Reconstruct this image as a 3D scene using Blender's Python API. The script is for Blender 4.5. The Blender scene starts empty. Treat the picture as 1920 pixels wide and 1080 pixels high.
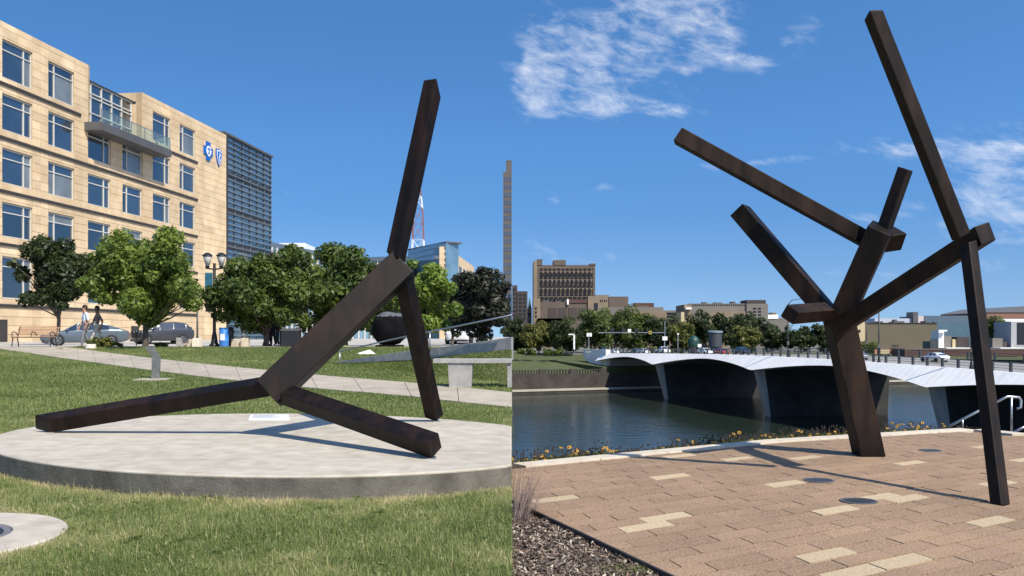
import bpy, bmesh, math, random
import numpy as np
from mathutils import Vector, Matrix

R_ = math.radians
sc = bpy.context.scene
col = sc.collection
random.seed(7)

# ------------------------------------------------------------------ camera
F, HZ, EYE = 1700.0, 630.0, 1.6            # focal length and horizon row, in photograph pixels; eye height in metres
cam_d = bpy.data.cameras.new('camera')
cam = bpy.data.objects.new('camera', cam_d)
col.objects.link(cam)
cam.location = (0, 0, EYE)
cam.rotation_euler = (R_(90), 0, 0)
cam_d.sensor_width = 36.0
cam_d.lens = 36.0 * F / 1920.0
cam_d.shift_y = (HZ - 540.0) / 1920.0
cam_d.clip_start = 0.1
cam_d.clip_end = 8000
sc.camera = cam

# ------------------------------------------------------------------ light and sky
SUN_EL = R_(49)
SUN_AZ = math.atan2(0.62, -0.78)           # over the right shoulder
sun_vec = Vector((math.sin(SUN_AZ) * math.cos(SUN_EL), math.cos(SUN_AZ) * math.cos(SUN_EL), math.sin(SUN_EL)))
sd = bpy.data.lights.new('sun', 'SUN')
sd.energy = 5.0
sd.angle = R_(0.53)
sd.color = (1.0, 0.925, 0.80)
sun = bpy.data.objects.new('sun', sd)
col.objects.link(sun)
sun.rotation_euler = sun_vec.to_track_quat('Z', 'Y').to_euler()
sun.location = (0, 0, 60)

world = bpy.data.worlds.new('World')
sc.world = world
world.use_nodes = True
wt = world.node_tree
for n in list(wt.nodes):
    wt.nodes.remove(n)

def wn(kind, **kw):
    n = wt.nodes.new(kind)
    for k, v in kw.items():
        setattr(n, k, v)
    return n

def wmath(op, a, b=None, c=None, clamp=False):
    n = wn('ShaderNodeMath', operation=op, use_clamp=clamp)
    for i, v in enumerate((a, b, c)):
        if v is None:
            continue
        if isinstance(v, (int, float)):
            n.inputs[i].default_value = v
        else:
            wt.links.new(v, n.inputs[i])
    return n.outputs[0]

wtc = wn('ShaderNodeTexCoord')
wsep = wn('ShaderNodeSeparateXYZ')
wt.links.new(wtc.outputs['Generated'], wsep.inputs[0])
dx, dy, dz = wsep.outputs
# the dome is read a little above the true horizon: a dry clear day with a blue lower sky
zlift = wmath('ADD', wmath('MULTIPLY', dz, 1.85), 0.145)
wcomb = wn('ShaderNodeCombineXYZ')
wt.links.new(dx, wcomb.inputs[0]); wt.links.new(dy, wcomb.inputs[1]); wt.links.new(zlift, wcomb.inputs[2])
wnorm = wn('ShaderNodeVectorMath', operation='NORMALIZE')
wt.links.new(wcomb.outputs[0], wnorm.inputs[0])
sky = wn('ShaderNodeTexSky')
sky.sky_type = 'NISHITA'
sky.sun_disc = False
sky.sun_elevation = SUN_EL
sky.sun_rotation = SUN_AZ
sky.air_density = 1.0
sky.dust_density = 0.6
sky.ozone_density = 2.2
wt.links.new(wnorm.outputs[0], sky.inputs[0])
whsv = wn('ShaderNodeHueSaturation')
whsv.inputs['Saturation'].default_value = 1.36
whsv.inputs['Value'].default_value = 1.12
whsv.inputs['Hue'].default_value = 0.4995
wt.links.new(sky.outputs[0], whsv.inputs['Color'])
az = wmath('ARCTAN2', dx, dy)
el = wmath('ARCSINE', dz)
wt.links.new(wmath('MINIMUM', wmath('ADD', wmath('MULTIPLY', wmath('MAXIMUM', el, 0.0), 1.3), 1.10), 1.27), whsv.inputs['Saturation'])      # dustier air low down
wt.links.new(wmath('MINIMUM', wmath('ADD', wmath('MULTIPLY', wmath('MAXIMUM', el, 0.0), 1.9), 0.76), 1.16), whsv.inputs['Value'])

def cloud_bank(a0, e0, sa, se, amp, tilt=0.0):
    da = wmath('SUBTRACT', az, a0)
    de = wmath('SUBTRACT', wmath('SUBTRACT', el, e0), wmath('MULTIPLY', da, tilt))
    qa = wmath('POWER', wmath('ABSOLUTE', wmath('DIVIDE', da, sa)), 2.0)
    qe = wmath('POWER', wmath('ABSOLUTE', wmath('DIVIDE', de, se)), 2.0)
    g = wmath('EXPONENT', wmath('MULTIPLY', wmath('ADD', qa, qe), -1.0))
    return wmath('MULTIPLY', g, amp)

banks = [(0.085, 0.300, 0.110, 0.055, .58, -.1), (0.185, 0.335, 0.065, 0.040, .55, -.3), (0.030, 0.280, 0.050, 0.035, .62, 0), (0.215, 0.330, 0.025, 0.035, .45, -.8), (0.060, 0.258, 0.105, 0.010, .72, -0.16), (0.140, 0.245, 0.055, 0.0065, .55, -.15), (0.030, 0.243, 0.07, 0.010, .34, -.05), (0.258, 0.286, 0.026, 0.010, .50, -.35), (0.195, 0.279, 0.012, 0.007, .42, 0), (0.305, 0.305, 0.032, 0.020, .36, .4), (0.265, 0.183, 0.085, 0.0060, .46, .05), (0.42, 0.186, 0.085, 0.012, .50, -.12), (0.53, 0.165, 0.095, 0.045, .68, .15), (0.52, 0.105, 0.090, 0.028, .46, -.1), (0.015, 0.092, 0.060, 0.024, .40, -.35), (0.095, 0.162, 0.040, 0.009, .40, .1), (0.045, 0.150, 0.018, 0.007, .38, -.6), (0.10, 0.085, 0.05, 0.010, .28, 0), (-0.238, 0.153, 0.045, 0.012, .22, 0), (0.45, 0.345, 0.05, 0.014, .42, .1), (0.40, 0.060, 0.12, 0.014, .30, 0), (0.36, 0.12, 0.05, 0.01, .3, .1)]
tot = None
for b in banks:
    g = cloud_bank(*b)
    tot = g if tot is None else wmath('ADD', tot, g)
ramp_ = wn('ShaderNodeMapRange', interpolation_type='SMOOTHSTEP'); ramp_.inputs[1].default_value = -0.035; ramp_.inputs[2].default_value = 0.035; wt.links.new(az, ramp_.inputs[0])
tot = wmath('ADD', wmath('MULTIPLY', tot, ramp_.outputs[0]), cloud_bank(-0.238, 0.153, 0.045, 0.012, .24, 0))
ncomb = wn('ShaderNodeCombineXYZ')
wt.links.new(wmath('MULTIPLY', az, 12.0), ncomb.inputs[0])
wt.links.new(wmath('MULTIPLY', wmath('ADD', el, wmath('MULTIPLY', az, 0.25)), 27.0), ncomb.inputs[1])
wnoise = wn('ShaderNodeTexNoise')
wnoise.inputs['Scale'].default_value = 2.0
wnoise.inputs['Detail'].default_value = 9.0
wnoise.inputs['Roughness'].default_value = 0.66
wnoise.inputs['Distortion'].default_value = 0.25
wt.links.new(ncomb.outputs[0], wnoise.inputs['Vector'])
tot = wmath('MINIMUM', tot, 0.66)
dens = wmath('SUBTRACT', wmath('ADD', wmath('MULTIPLY', wnoise.outputs[0], 2.3), tot), 1.44)
dens = wmath('MULTIPLY', dens, 1.0, clamp=True)
dens = wmath('MULTIPLY', wmath('SMOOTHSTEP', dens, 0.0, 1.0) if False else wmath('POWER', dens, 1.25), wmath('MULTIPLY', tot, 1.9, clamp=True), clamp=True)
wmix = wn('ShaderNodeMixRGB')
wmix.inputs[2].default_value = (5.2, 5.4, 5.8, 1)
wt.links.new(wmath('MULTIPLY', dens, 0.82), wmix.inputs[0])
wt.links.new(whsv.outputs[0], wmix.inputs[1])
wbg = wn('ShaderNodeBackground')
wbg.inputs['Strength'].default_value = 0.150
wt.links.new(wmix.outputs[0], wbg.inputs[0])
wout = wn('ShaderNodeOutputWorld')
wt.links.new(wbg.outputs[0], wout.inputs[0])

sc.view_settings.view_transform = 'Standard'
sc.view_settings.look = 'None'
sc.view_settings.exposure = 0.34
sc.view_settings.gamma = 1.0
sc.view_settings.use_curve_mapping = False

# ------------------------------------------------------------------ measuring helpers
def W(px, py, Y):
    """point at depth Y that the photograph shows at (px, py)"""
    return Vector(((px - 960) / F * Y, Y, EYE + (HZ - py) / F * Y))

def G(px, py, z=0.0):
    """point on the level z that the photograph shows at (px, py)"""
    Y = F * (EYE - z) / (py - HZ)
    return Vector(((px - 960) / F * Y, Y, z))

def zl(Y):
    """height of the park lawn: level round the plinth, rising to the street"""
    t = min(max((Y - 16.0) / 22.0, 0.0), 1.0)
    return 1.1 * t

def GL(px, py):
    lo, hi = 3.0, 400.0
    for _ in range(60):
        m = (lo + hi) / 2
        if HZ + (EYE - zl(m)) * F / m > py:
            lo = m
        else:
            hi = m
    return Vector(((px - 960) / F * m, m, zl(m)))

# ------------------------------------------------------------------ mesh helpers
class MB:
    def __init__(s):
        s.v = []; s.f = []; s.mi = []; s.cur = 0
    def add(s, vs, fs):
        o = len(s.v)
        s.v += [tuple(p) for p in vs]
        s.f += [tuple(i + o for i in f) for f in fs]
        s.mi += [s.cur] * len(fs)
        return s
    def hexa(s, c):
        """8 corners: bottom ring 0-3, top ring 4-7"""
        return s.add(c, [(3, 2, 1, 0), (4, 5, 6, 7), (0, 1, 5, 4), (1, 2, 6, 5), (2, 3, 7, 6), (3, 0, 4, 7)])
    def box(s, x0, x1, y0, y1, z0, z1):
        return s.hexa([(x0, y0, z0), (x1, y0, z0), (x1, y1, z0), (x0, y1, z0), (x0, y0, z1), (x1, y0, z1), (x1, y1, z1), (x0, y1, z1)])
    def obox(s, c, ux, hx, hy, z0, z1):
        """box centred on c (x, y) with its long side along ux"""
        ux = Vector((ux[0], ux[1], 0)).normalized(); uy = Vector((-ux.y, ux.x, 0))
        c = Vector((c[0], c[1], 0)); q = [c - ux * hx - uy * hy, c + ux * hx - uy * hy, c + ux * hx + uy * hy, c - ux * hx + uy * hy]
        return s.hexa([(p.x, p.y, z0) for p in q] + [(p.x, p.y, z1) for p in q])
    def prism(s, poly, z0, z1):
        n = len(poly)
        vs = [(p[0], p[1], z0) for p in poly] + [(p[0], p[1], z1) for p in poly]
        fs = [tuple(range(n - 1, -1, -1)), tuple(range(n, 2 * n))] + [(i, (i + 1) % n, n + (i + 1) % n, n + i) for i in range(n)]
        return s.add(vs, fs)
    def extrude(s, poly, vec):
        """poly: 3-d points of one face; vec: extrusion"""
        n = len(poly); vec = Vector(vec)
        vs = [Vector(p) for p in poly] + [Vector(p) + vec for p in poly]
        fs = [tuple(range(n - 1, -1, -1)), tuple(range(n, 2 * n))] + [(i, (i + 1) % n, n + (i + 1) % n, n + i) for i in range(n)]
        return s.add(vs, fs)
    def tube(s, pts, rad, n=8, caps=True):
        pts = [Vector(p) for p in pts]
        if not isinstance(rad, (list, tuple)):
            rad = [rad] * len(pts)
        o = len(s.v); ref = None
        for i, p in enumerate(pts):
            t = (pts[min(i + 1, len(pts) - 1)] - pts[max(i - 1, 0)])
            t = t.normalized() if t.length > 1e-9 else Vector((0, 0, 1))
            if ref is None:
                ref = Vector((1, 0, 0)) if abs(t.x) < .9 else Vector((0, 1, 0))
            a = (ref - t * ref.dot(t)).normalized(); b = t.cross(a); ref = a
            for k in range(n):
                w = 2 * math.pi * k / n
                s.v.append(tuple(p + (a * math.cos(w) + b * math.sin(w)) * rad[i]))
        nf = 0
        for i in range(len(pts) - 1):
            for k in range(n):
                a = o + i * n + k; b = o + i * n + (k + 1) % n
                s.f.append((a, b, b + n, a + n)); nf += 1
        if caps:
            s.f.append(tuple(o + k for k in range(n - 1, -1, -1)))
            e = o + (len(pts) - 1) * n
            s.f.append(tuple(e + k for k in range(n))); nf += 2
        s.mi += [s.cur] * nf
        return s
    def bar(s, a, b, w, t, up=(0, 0, 1)):
        """rectangular bar from a to b, w wide across, t thick along up"""
        a = Vector(a); b = Vector(b); ax = (b - a).normalized(); up = Vector(up)
        sd_ = ax.cross(up).normalized(); u2 = sd_.cross(ax)
        q = [(-1, -1), (1, -1), (1, 1), (-1, 1)]
        return s.hexa([a + sd_ * w / 2 * i + u2 * t / 2 * j for i, j in q] + [b + sd_ * w / 2 * i + u2 * t / 2 * j for i, j in q])
    def lathe(s, prof, c=(0, 0, 0), n=24, axis=(0, 0, 1)):
        c = Vector(c); axv = Vector(axis).normalized()
        a = axv.orthogonal().normalized(); b = axv.cross(a); o = len(s.v); nf = 0
        for (r, h) in prof:
            for k in range(n):
                w = 2 * math.pi * k / n
                s.v.append(tuple(c + axv * h + (a * math.cos(w) + b * math.sin(w)) * max(r, 1e-4)))
        for i in range(len(prof) - 1):
            for k in range(n):
                p = o + i * n + k; q = o + i * n + (k + 1) % n
                s.f.append((p, q, q + n, p + n)); nf += 1
        s.f.append(tuple(o + k for k in range(n - 1, -1, -1)))
        e = o + (len(prof) - 1) * n
        s.f.append(tuple(e + k for k in range(n))); nf += 2
        s.mi += [s.cur] * nf
        return s
    def mesh(s, name, off=(0, 0, 0), smooth=False):
        me = bpy.data.meshes.new(name)
        ox, oy, oz = off
        me.from_pydata([(p[0] - ox, p[1] - oy, p[2] - oz) for p in s.v], [], s.f)
        bm = bmesh.new(); bm.from_mesh(me)
        bmesh.ops.recalc_face_normals(bm, faces=bm.faces)
        bm.to_mesh(me); bm.free()
        if smooth:
            me.polygons.foreach_set('use_smooth', [True] * len(me.polygons))
        me.update()
        return me
    def build(s, name, mats, parent=None, smooth=False, local=False, origin=None, bevel=0):
        if local:
            off = (0, 0, 0)
        elif parent is not None:
            off = wloc(parent)
        else:
            off = origin or (0, 0, 0)
        me = s.mesh(name, off, smooth)
        if not isinstance(mats, (list, tuple)):
            mats = [mats]
        for m in mats:
            me.materials.append(m)
        if len(mats) > 1:
            me.polygons.foreach_set('material_index', s.mi)
        if bevel:
            bm = bmesh.new(); bm.from_mesh(me)
            bmesh.ops.bevel(bm, geom=list(bm.edges), offset=bevel, segments=2, affect='EDGES', profile=.6)
            bm.to_mesh(me); bm.free()
        o = bpy.data.objects.new(name, me)
        col.objects.link(o)
        if parent is not None:
            o.parent = parent
        elif origin and not local:
            o.location = origin
        return o

def wloc(o):
    v = Vector((0, 0, 0))
    while o is not None:
        v = v + o.location
        o = o.parent
    return v

def tag(o, label=None, cat=None, group=None, kind=None):
    if label: o['label'] = label
    if cat: o['category'] = cat
    if group: o['group'] = group
    if kind: o['kind'] = kind
    return o

def thing(name, label, cat, loc, group=None, rz=0.0):
    o = bpy.data.objects.new(name, None)
    o.empty_display_size = 0.2
    col.objects.link(o)
    o.location = loc; o.rotation_euler = (0, 0, rz)
    return tag(o, label, cat, group)

def copy_tree(o, parent=None):
    c = o.copy(); col.objects.link(c)
    if parent is not None:
        c.parent = parent
    for ch in list(o.children):
        copy_tree(ch, c)
    return c

def inst(name, me, parent=None, loc=(0, 0, 0), rot=(0, 0, 0), scale=(1, 1, 1), mat=None):
    o = bpy.data.objects.new(name, me)
    col.objects.link(o)
    o.location = loc; o.rotation_euler = rot; o.scale = scale
    if parent is not None:
        o.parent = parent
        o.location = Vector(loc) - wloc(parent)
    if mat is not None:
        o.material_slots[0].link = 'OBJECT'
        o.material_slots[0].material = mat
    return o

def np_mesh(name, verts, faces, mat, attrs=None, smooth=False):
    """verts (n,3), faces (m,k) with k fixed: fast mesh for leaves, blades and chips"""
    me = bpy.data.meshes.new(name)
    n, m, k = len(verts), len(faces), faces.shape[1]
    me.vertices.add(n); me.vertices.foreach_set('co', np.ascontiguousarray(verts, dtype=np.float32).ravel())
    me.loops.add(m * k); me.loops.foreach_set('vertex_index', np.ascontiguousarray(faces, dtype=np.int32).ravel())
    me.polygons.add(m)
    me.polygons.foreach_set('loop_start', np.arange(0, m * k, k, dtype=np.int32))
    if smooth:
        me.polygons.foreach_set('use_smooth', np.ones(m, dtype=bool))
    for an, av in (attrs or {}).items():
        a = me.attributes.new(an, 'FLOAT', 'POINT')
        a.data.foreach_set('value', np.ascontiguousarray(av, dtype=np.float32))
    me.update(); me.validate()
    me.materials.append(mat)
    return me

# ------------------------------------------------------------------ materials
def lin(r, g, b):
    f = lambda c: (c / 12.92) if c <= 0.04045 else ((c + 0.055) / 1.055) ** 2.4
    return (f(r / 255), f(g / 255), f(b / 255))

MATS = {}
def mat(name, c, rough=.7, metal=0.0, spec=.5, var=.12, scale=6.0, detail=6.0, bump=0.0, bscale=40.0, c2=None, rnd=0.0, coat=0.0, stretch=None, mixpos=(.35, .65), attr=None, aamt=.6, stain=None):
    m = bpy.data.materials.new(name); m.use_nodes = True
    t = m.node_tree; bs = t.nodes['Principled BSDF']
    tc = t.nodes.new('ShaderNodeNewGeometry')
    src = tc.outputs['Position']
    if stretch:
        mp = t.nodes.new('ShaderNodeMapping'); mp.inputs['Scale'].default_value = stretch
        t.links.new(src, mp.inputs[0]); src = mp.outputs[0]
    nz = t.nodes.new('ShaderNodeTexNoise')
    nz.inputs['Scale'].default_value = scale; nz.inputs['Detail'].default_value = detail; nz.inputs['Roughness'].default_value = .62
    t.links.new(src, nz.inputs['Vector'])
    rp = t.nodes.new('ShaderNodeValToRGB')
    rp.color_ramp.elements[0].position = mixpos[0]; rp.color_ramp.elements[1].position = mixpos[1]
    if c2 is None:
        a = tuple(max(x * (1 - var), 0) for x in c); b = tuple(min(x * (1 + var), 1) for x in c)
    else:
        a, b = c, c2
    rp.color_ramp.elements[0].color = (*a, 1); rp.color_ramp.elements[1].color = (*b, 1)
    t.links.new(nz.outputs[0], rp.inputs[0])
    out = rp.outputs[0]
    if rnd or attr:
        if attr:
            oi = t.nodes.new('ShaderNodeAttribute'); oi.attribute_name = attr; ro = oi.outputs['Fac']; amt = aamt
        else:
            oi = t.nodes.new('ShaderNodeObjectInfo'); ro = oi.outputs['Random']; amt = rnd
        mr = t.nodes.new('ShaderNodeMapRange'); mr.inputs[3].default_value = 1 - amt; mr.inputs[4].default_value = 1 + amt
        t.links.new(ro, mr.inputs[0])
        mx = t.nodes.new('ShaderNodeMixRGB'); mx.blend_type = 'MULTIPLY'; mx.inputs[0].default_value = 1
        t.links.new(out, mx.inputs[1]); t.links.new(mr.outputs[0], mx.inputs[2]); out = mx.outputs[0]
    if stain:
        sg_ = t.nodes.new('ShaderNodeTexNoise'); sg_.inputs['Scale'].default_value = stain[0]; sg_.inputs['Detail'].default_value = 10; sg_.inputs['Roughness'].default_value = .68; sg_.inputs['Distortion'].default_value = .6
        t.links.new(tc.outputs['Position'], sg_.inputs['Vector'])
        sr_ = t.nodes.new('ShaderNodeMapRange'); sr_.inputs[1].default_value = .36; sr_.inputs[2].default_value = .60; sr_.inputs[3].default_value = 1 - stain[1]; sr_.inputs[4].default_value = 1.0; t.links.new(sg_.outputs[0], sr_.inputs[0])
        sm_ = t.nodes.new('ShaderNodeMixRGB'); sm_.blend_type = 'MULTIPLY'; sm_.inputs[0].default_value = 1; t.links.new(out, sm_.inputs[1]); t.links.new(sr_.outputs[0], sm_.inputs[2]); out = sm_.outputs[0]
    t.links.new(out, bs.inputs['Base Color'])
    bs.inputs['Roughness'].default_value = rough; bs.inputs['Metallic'].default_value = metal
    bs.inputs['Specular IOR Level'].default_value = spec
    if coat:
        bs.inputs['Coat Weight'].default_value = coat; bs.inputs['Coat Roughness'].default_value = .05
    if bump:
        n2 = t.nodes.new('ShaderNodeTexNoise'); n2.inputs['Scale'].default_value = bscale; n2.inputs['Detail'].default_value = 5
        t.links.new(src, n2.inputs['Vector'])
        bp = t.nodes.new('ShaderNodeBump'); bp.inputs['Strength'].default_value = bump; bp.inputs['Distance'].default_value = .02
        t.links.new(n2.outputs[0], bp.inputs['Height']); t.links.new(bp.outputs[0], bs.inputs['Normal'])
    MATS[name] = m
    return m

def glass_mat(name, c, rough=.06, metal=.0, spec=1.0, wob=.02):
    m = mat(name, c, rough=rough, metal=metal, spec=spec, var=.25, scale=.35, detail=2)
    t = m.node_tree; bs = t.nodes['Principled BSDF']
    g = t.nodes.new('ShaderNodeNewGeometry'); n2 = t.nodes.new('ShaderNodeTexNoise'); n2.inputs['Scale'].default_value = .6; n2.inputs['Detail'].default_value = 1
    bp = t.nodes.new('ShaderNodeBump'); bp.inputs['Strength'].default_value = wob; bp.inputs['Distance'].default_value = .3
    t.links.new(g.outputs['Position'], n2.inputs['Vector']); t.links.new(n2.outputs[0], bp.inputs['Height']); t.links.new(bp.outputs[0], bs.inputs['Normal'])
    bs.inputs['IOR'].default_value = 1.9
    return m

def leaf_mat(name, c, trans=.35):
    m = bpy.data.materials.new(name); m.use_nodes = True
    t = m.node_tree; bs = t.nodes['Principled BSDF']; out = t.nodes['Material Output']
    at = t.nodes.new('ShaderNodeAttribute'); at.attribute_name = 'tint'
    rp = t.nodes.new('ShaderNodeValToRGB')
    rp.color_ramp.elements[0].color = (c[0] * .5, c[1] * .58, c[2] * .6, 1)
    rp.color_ramp.elements[1].color = (min(c[0] * 1.75, 1), min(c[1] * 1.45, 1), c[2] * 1.15, 1)
    t.links.new(at.outputs['Fac'], rp.inputs[0])
    t.links.new(rp.outputs[0], bs.inputs['Base Color'])
    bs.inputs['Roughness'].default_value = .5; bs.inputs['Specular IOR Level'].default_value = .35
    tr = t.nodes.new('ShaderNodeBsdfTranslucent')
    hs = t.nodes.new('ShaderNodeHueSaturation'); hs.inputs['Value'].default_value = 1.3; hs.inputs['Hue'].default_value = .49
    t.links.new(rp.outputs[0], hs.inputs['Color']); t.links.new(hs.outputs[0], tr.inputs[0])
    mx = t.nodes.new('ShaderNodeMixShader'); mx.inputs[0].default_value = trans
    t.links.new(bs.outputs[0], mx.inputs[1]); t.links.new(tr.outputs[0], mx.inputs[2]); t.links.new(mx.outputs[0], out.inputs[0])
    MATS[name] = m
    return m

M = {}
def bronze(name, dark, rust, amt):
    m = mat(name, dark, rough=.52, metal=.05, spec=.20, var=.35, scale=3.2, detail=9, bump=.10, bscale=60, mixpos=(.3, .72))
    t = m.node_tree; bs = t.nodes['Principled BSDF']; base = bs.inputs['Base Color'].links[0].from_socket
    g = t.nodes.new('ShaderNodeNewGeometry'); mp = t.nodes.new('ShaderNodeMapping'); mp.inputs['Scale'].default_value = (7, 7, .8)
    a = t.nodes.new('ShaderNodeTexNoise'); a.inputs['Scale'].default_value = 1.0; a.inputs['Detail'].default_value = 7
    b = t.nodes.new('ShaderNodeTexNoise'); b.inputs['Scale'].default_value = 1.1; b.inputs['Detail'].default_value = 8
    t.links.new(g.outputs['Position'], mp.inputs[0]); t.links.new(mp.outputs[0], a.inputs['Vector']); t.links.new(g.outputs['Position'], b.inputs['Vector'])
    ad = t.nodes.new('ShaderNodeMath'); ad.operation = 'MULTIPLY'; t.links.new(a.outputs[0], ad.inputs[0]); t.links.new(b.outputs[0], ad.inputs[1])
    mr = t.nodes.new('ShaderNodeMapRange'); mr.inputs[1].default_value = .20; mr.inputs[2].default_value = .38; mr.inputs[4].default_value = amt; t.links.new(ad.outputs[0], mr.inputs[0])
    mx = t.nodes.new('ShaderNodeMixRGB'); mx.inputs[2].default_value = (*rust, 1); t.links.new(mr.outputs[0], mx.inputs[0]); t.links.new(base, mx.inputs[1]); t.links.new(mx.outputs[0], bs.inputs['Base Color'])
    rr = t.nodes.new('ShaderNodeMapRange'); rr.inputs[3].default_value = .42; rr.inputs[4].default_value = .72; t.links.new(b.outputs[0], rr.inputs[0]); t.links.new(rr.outputs[0], bs.inputs['Roughness'])
    return m
M['bronze'] = bronze('bronze', (.0060, .0042, .0034), (.034, .016, .010), .55)
M['bronze_warm'] = bronze('bronze_warm', (.0085, .0058, .0043), (.044, .024, .0155), .6)
M['lawn_soil'] = mat('lawn_soil', (.090, .105, .035), rough=.95, c2=(.19, .18, .08), scale=1.1, detail=9, bump=.5, bscale=70)
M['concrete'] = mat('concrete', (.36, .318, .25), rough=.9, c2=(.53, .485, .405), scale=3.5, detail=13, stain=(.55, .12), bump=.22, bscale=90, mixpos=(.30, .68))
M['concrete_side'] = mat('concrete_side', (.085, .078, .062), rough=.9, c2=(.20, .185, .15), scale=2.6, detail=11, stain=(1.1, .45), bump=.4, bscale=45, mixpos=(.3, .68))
M['path'] = mat('path', (.34, .295, .23), rough=.9, stain=(.35, .18), c2=(.44, .39, .31), scale=2.2, detail=10, bump=.15, bscale=80)
M['street'] = mat('street', (.36, .345, .32), rough=.9, c2=(.44, .425, .40), scale=.6, detail=9)
M['city'] = mat('city_ground', (.10, .105, .085), rough=.95, c2=(.17, .165, .14), scale=.05, detail=8)
M['soil'] = mat('soil', (.055, .040, .028), rough=.95, c2=(.11, .082, .058), scale=9, detail=9, bump=.7, bscale=60)
M['paver'] = mat('paver', (.150, .090, .050), rough=.92, c2=(.44, .30, .19), scale=60, detail=5, rnd=.10, stain=(.45, .20), bump=.35, bscale=150, mixpos=(.33, .66))
M['paver_pale'] = mat('paver_pale', (.36, .275, .17), rough=.9, c2=(.52, .41, .265), scale=42, detail=3, rnd=.06, bump=.3, bscale=150)
M['joint'] = mat('joint_sand', (.06, .042, .03), rough=.95, var=.2, scale=30)
M['coping'] = mat('coping', (.46, .40, .31), rough=.85, c2=(.60, .53, .42), scale=7, detail=8, rnd=.05, bump=.15)
M['bank'] = mat('bank', (.10, .095, .08), rough=.95, c2=(.20, .185, .15), scale=.5, detail=9, bump=.3)
M['steel'] = mat('steel', (.42, .43, .44), rough=.34, metal=.85, var=.1, scale=9)
M['edging'] = mat('edging', (.03, .026, .024), rough=.7, var=.3)
# ------------------------------------------------------------------ the setting: park side
def poly_inside(P, poly):
    x, y = P[:, 0], P[:, 1]; ins = np.zeros(len(P), bool); n = len(poly)
    for i in range(n):
        x0, y0 = poly[i][0], poly[i][1]; x1, y1 = poly[(i + 1) % n][0], poly[(i + 1) % n][1]
        c = ((y0 > y) != (y1 > y)); 
        with np.errstate(divide='ignore', invalid='ignore'):
            xi = (x1 - x0) * (y - y0) / (y1 - y0) + x0
        ins ^= (c & (x < xi))
    return ins

# park lawn: a sheet that rises towards the street
lw = MB()
ys = [-6, 0, 3, 5, 7, 9, 11, 13, 15, 16] + [16 + i * 2 for i in range(1, 12)] + [39.5]
xs = [-120, -90, -70, -50, -35, -25, -18, -12, -8, -5, -3, -1.5, 0]
for y in ys:
    for x in xs:
        lw.v.append((x, y, zl(y)))
nx = len(xs)
for j in range(len(ys) - 1):
    for i in range(nx - 1):
        a = j * nx + i; lw.f.append((a, a + 1, a + nx + 1, a + nx)); lw.mi.append(0)
tag(lw.build('lawn', M['lawn_soil'], smooth=True), 'green mown park lawn around the round plinth', kind='structure')

# curved concrete walk, laid as a slightly raised slab on the lawn
top_px = [(118, 652), (190, 661), (260, 670), (375, 683), (493, 695), (600, 705), (690, 713), (780, 720), (870, 728.5), (962, 738)]
bot_px = [(962, 766), (887, 758.5), (787, 746.6), (690, 738), (600, 730.6), (515, 722), (430, 714), (345, 703.5), (260, 692.6), (190, 683), (118, 672.6), (60, 664), (0, 655.5), (-60, 650)]
ptop = [GL(*p) for p in top_px]; pbot = [GL(*p) for p in bot_px]
plaza_edge = [Vector((-38, 39.5, 1.1)), Vector((ptop[0].x - .8, 39.5, 1.1))]
path_poly = [(min(p.x, 0), p.y) for p in ptop] + [(min(p.x, 0), p.y) for p in pbot] + [(p.x, p.y) for p in plaza_edge]
pm = MB()
def slab(mb, left, right, lift=.03):
    n = len(left)
    for i in range(n - 1):
        q = [left[i], left[i + 1], right[i + 1], right[i]]
        mb.hexa([(p.x, p.y, zl(p.y) - .10) for p in q] + [(p.x, p.y, zl(p.y) + lift) for p in q])
def resample(pl, n):
    d = [0]
    for a, b in zip(pl, pl[1:]): d.append(d[-1] + (b - a).length)
    o = []
    for i in range(n):
        s = d[-1] * i / (n - 1)
        for k in range(len(pl) - 1):
            if s <= d[k + 1] + 1e-9:
                t = (s - d[k]) / max(d[k + 1] - d[k], 1e-9); o.append(pl[k].lerp(pl[k + 1], t)); break
    return o
L1 = resample(ptop, 15); L2 = resample(list(reversed(pbot[:11])), 15)
walk = tag(pm.build('path', M['path']) if pm.v else bpy.data.objects.new('path', None), 'pale concrete walk curving across the lawn', kind='structure')
if walk.name not in col.objects: col.objects.link(walk)
for i in range(14):                       # one slab between two saw-cut joints
    g = .006
    a0 = L1[i].lerp(L1[i + 1], g); a1 = L1[i].lerp(L1[i + 1], 1 - g); b0 = L2[i].lerp(L2[i + 1], g); b1 = L2[i].lerp(L2[i + 1], 1 - g)
    for p in (a0, a1, b0, b1): p.x = min(p.x, -.004)
    q = MB(); slab(q, [a0, a1], [b0, b1]); q.build('slab', M['path'], walk)
q = MB(); q.prism([(ptop[0].x, ptop[0].y), (pbot[10].x, pbot[10].y), (pbot[11].x, pbot[11].y), (pbot[12].x, pbot[12].y), (-38, 36.5), (-38, 39.45), (ptop[0].x, 39.45)], .9, 1.0)
zt = len(q.v) // 2
q.v = [(v[0], v[1], (zl(v[1]) - .1 if i < zt else zl(v[1]) + .025)) for i, v in enumerate(q.v)]
q.build('slab', M['path'], walk)

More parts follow.
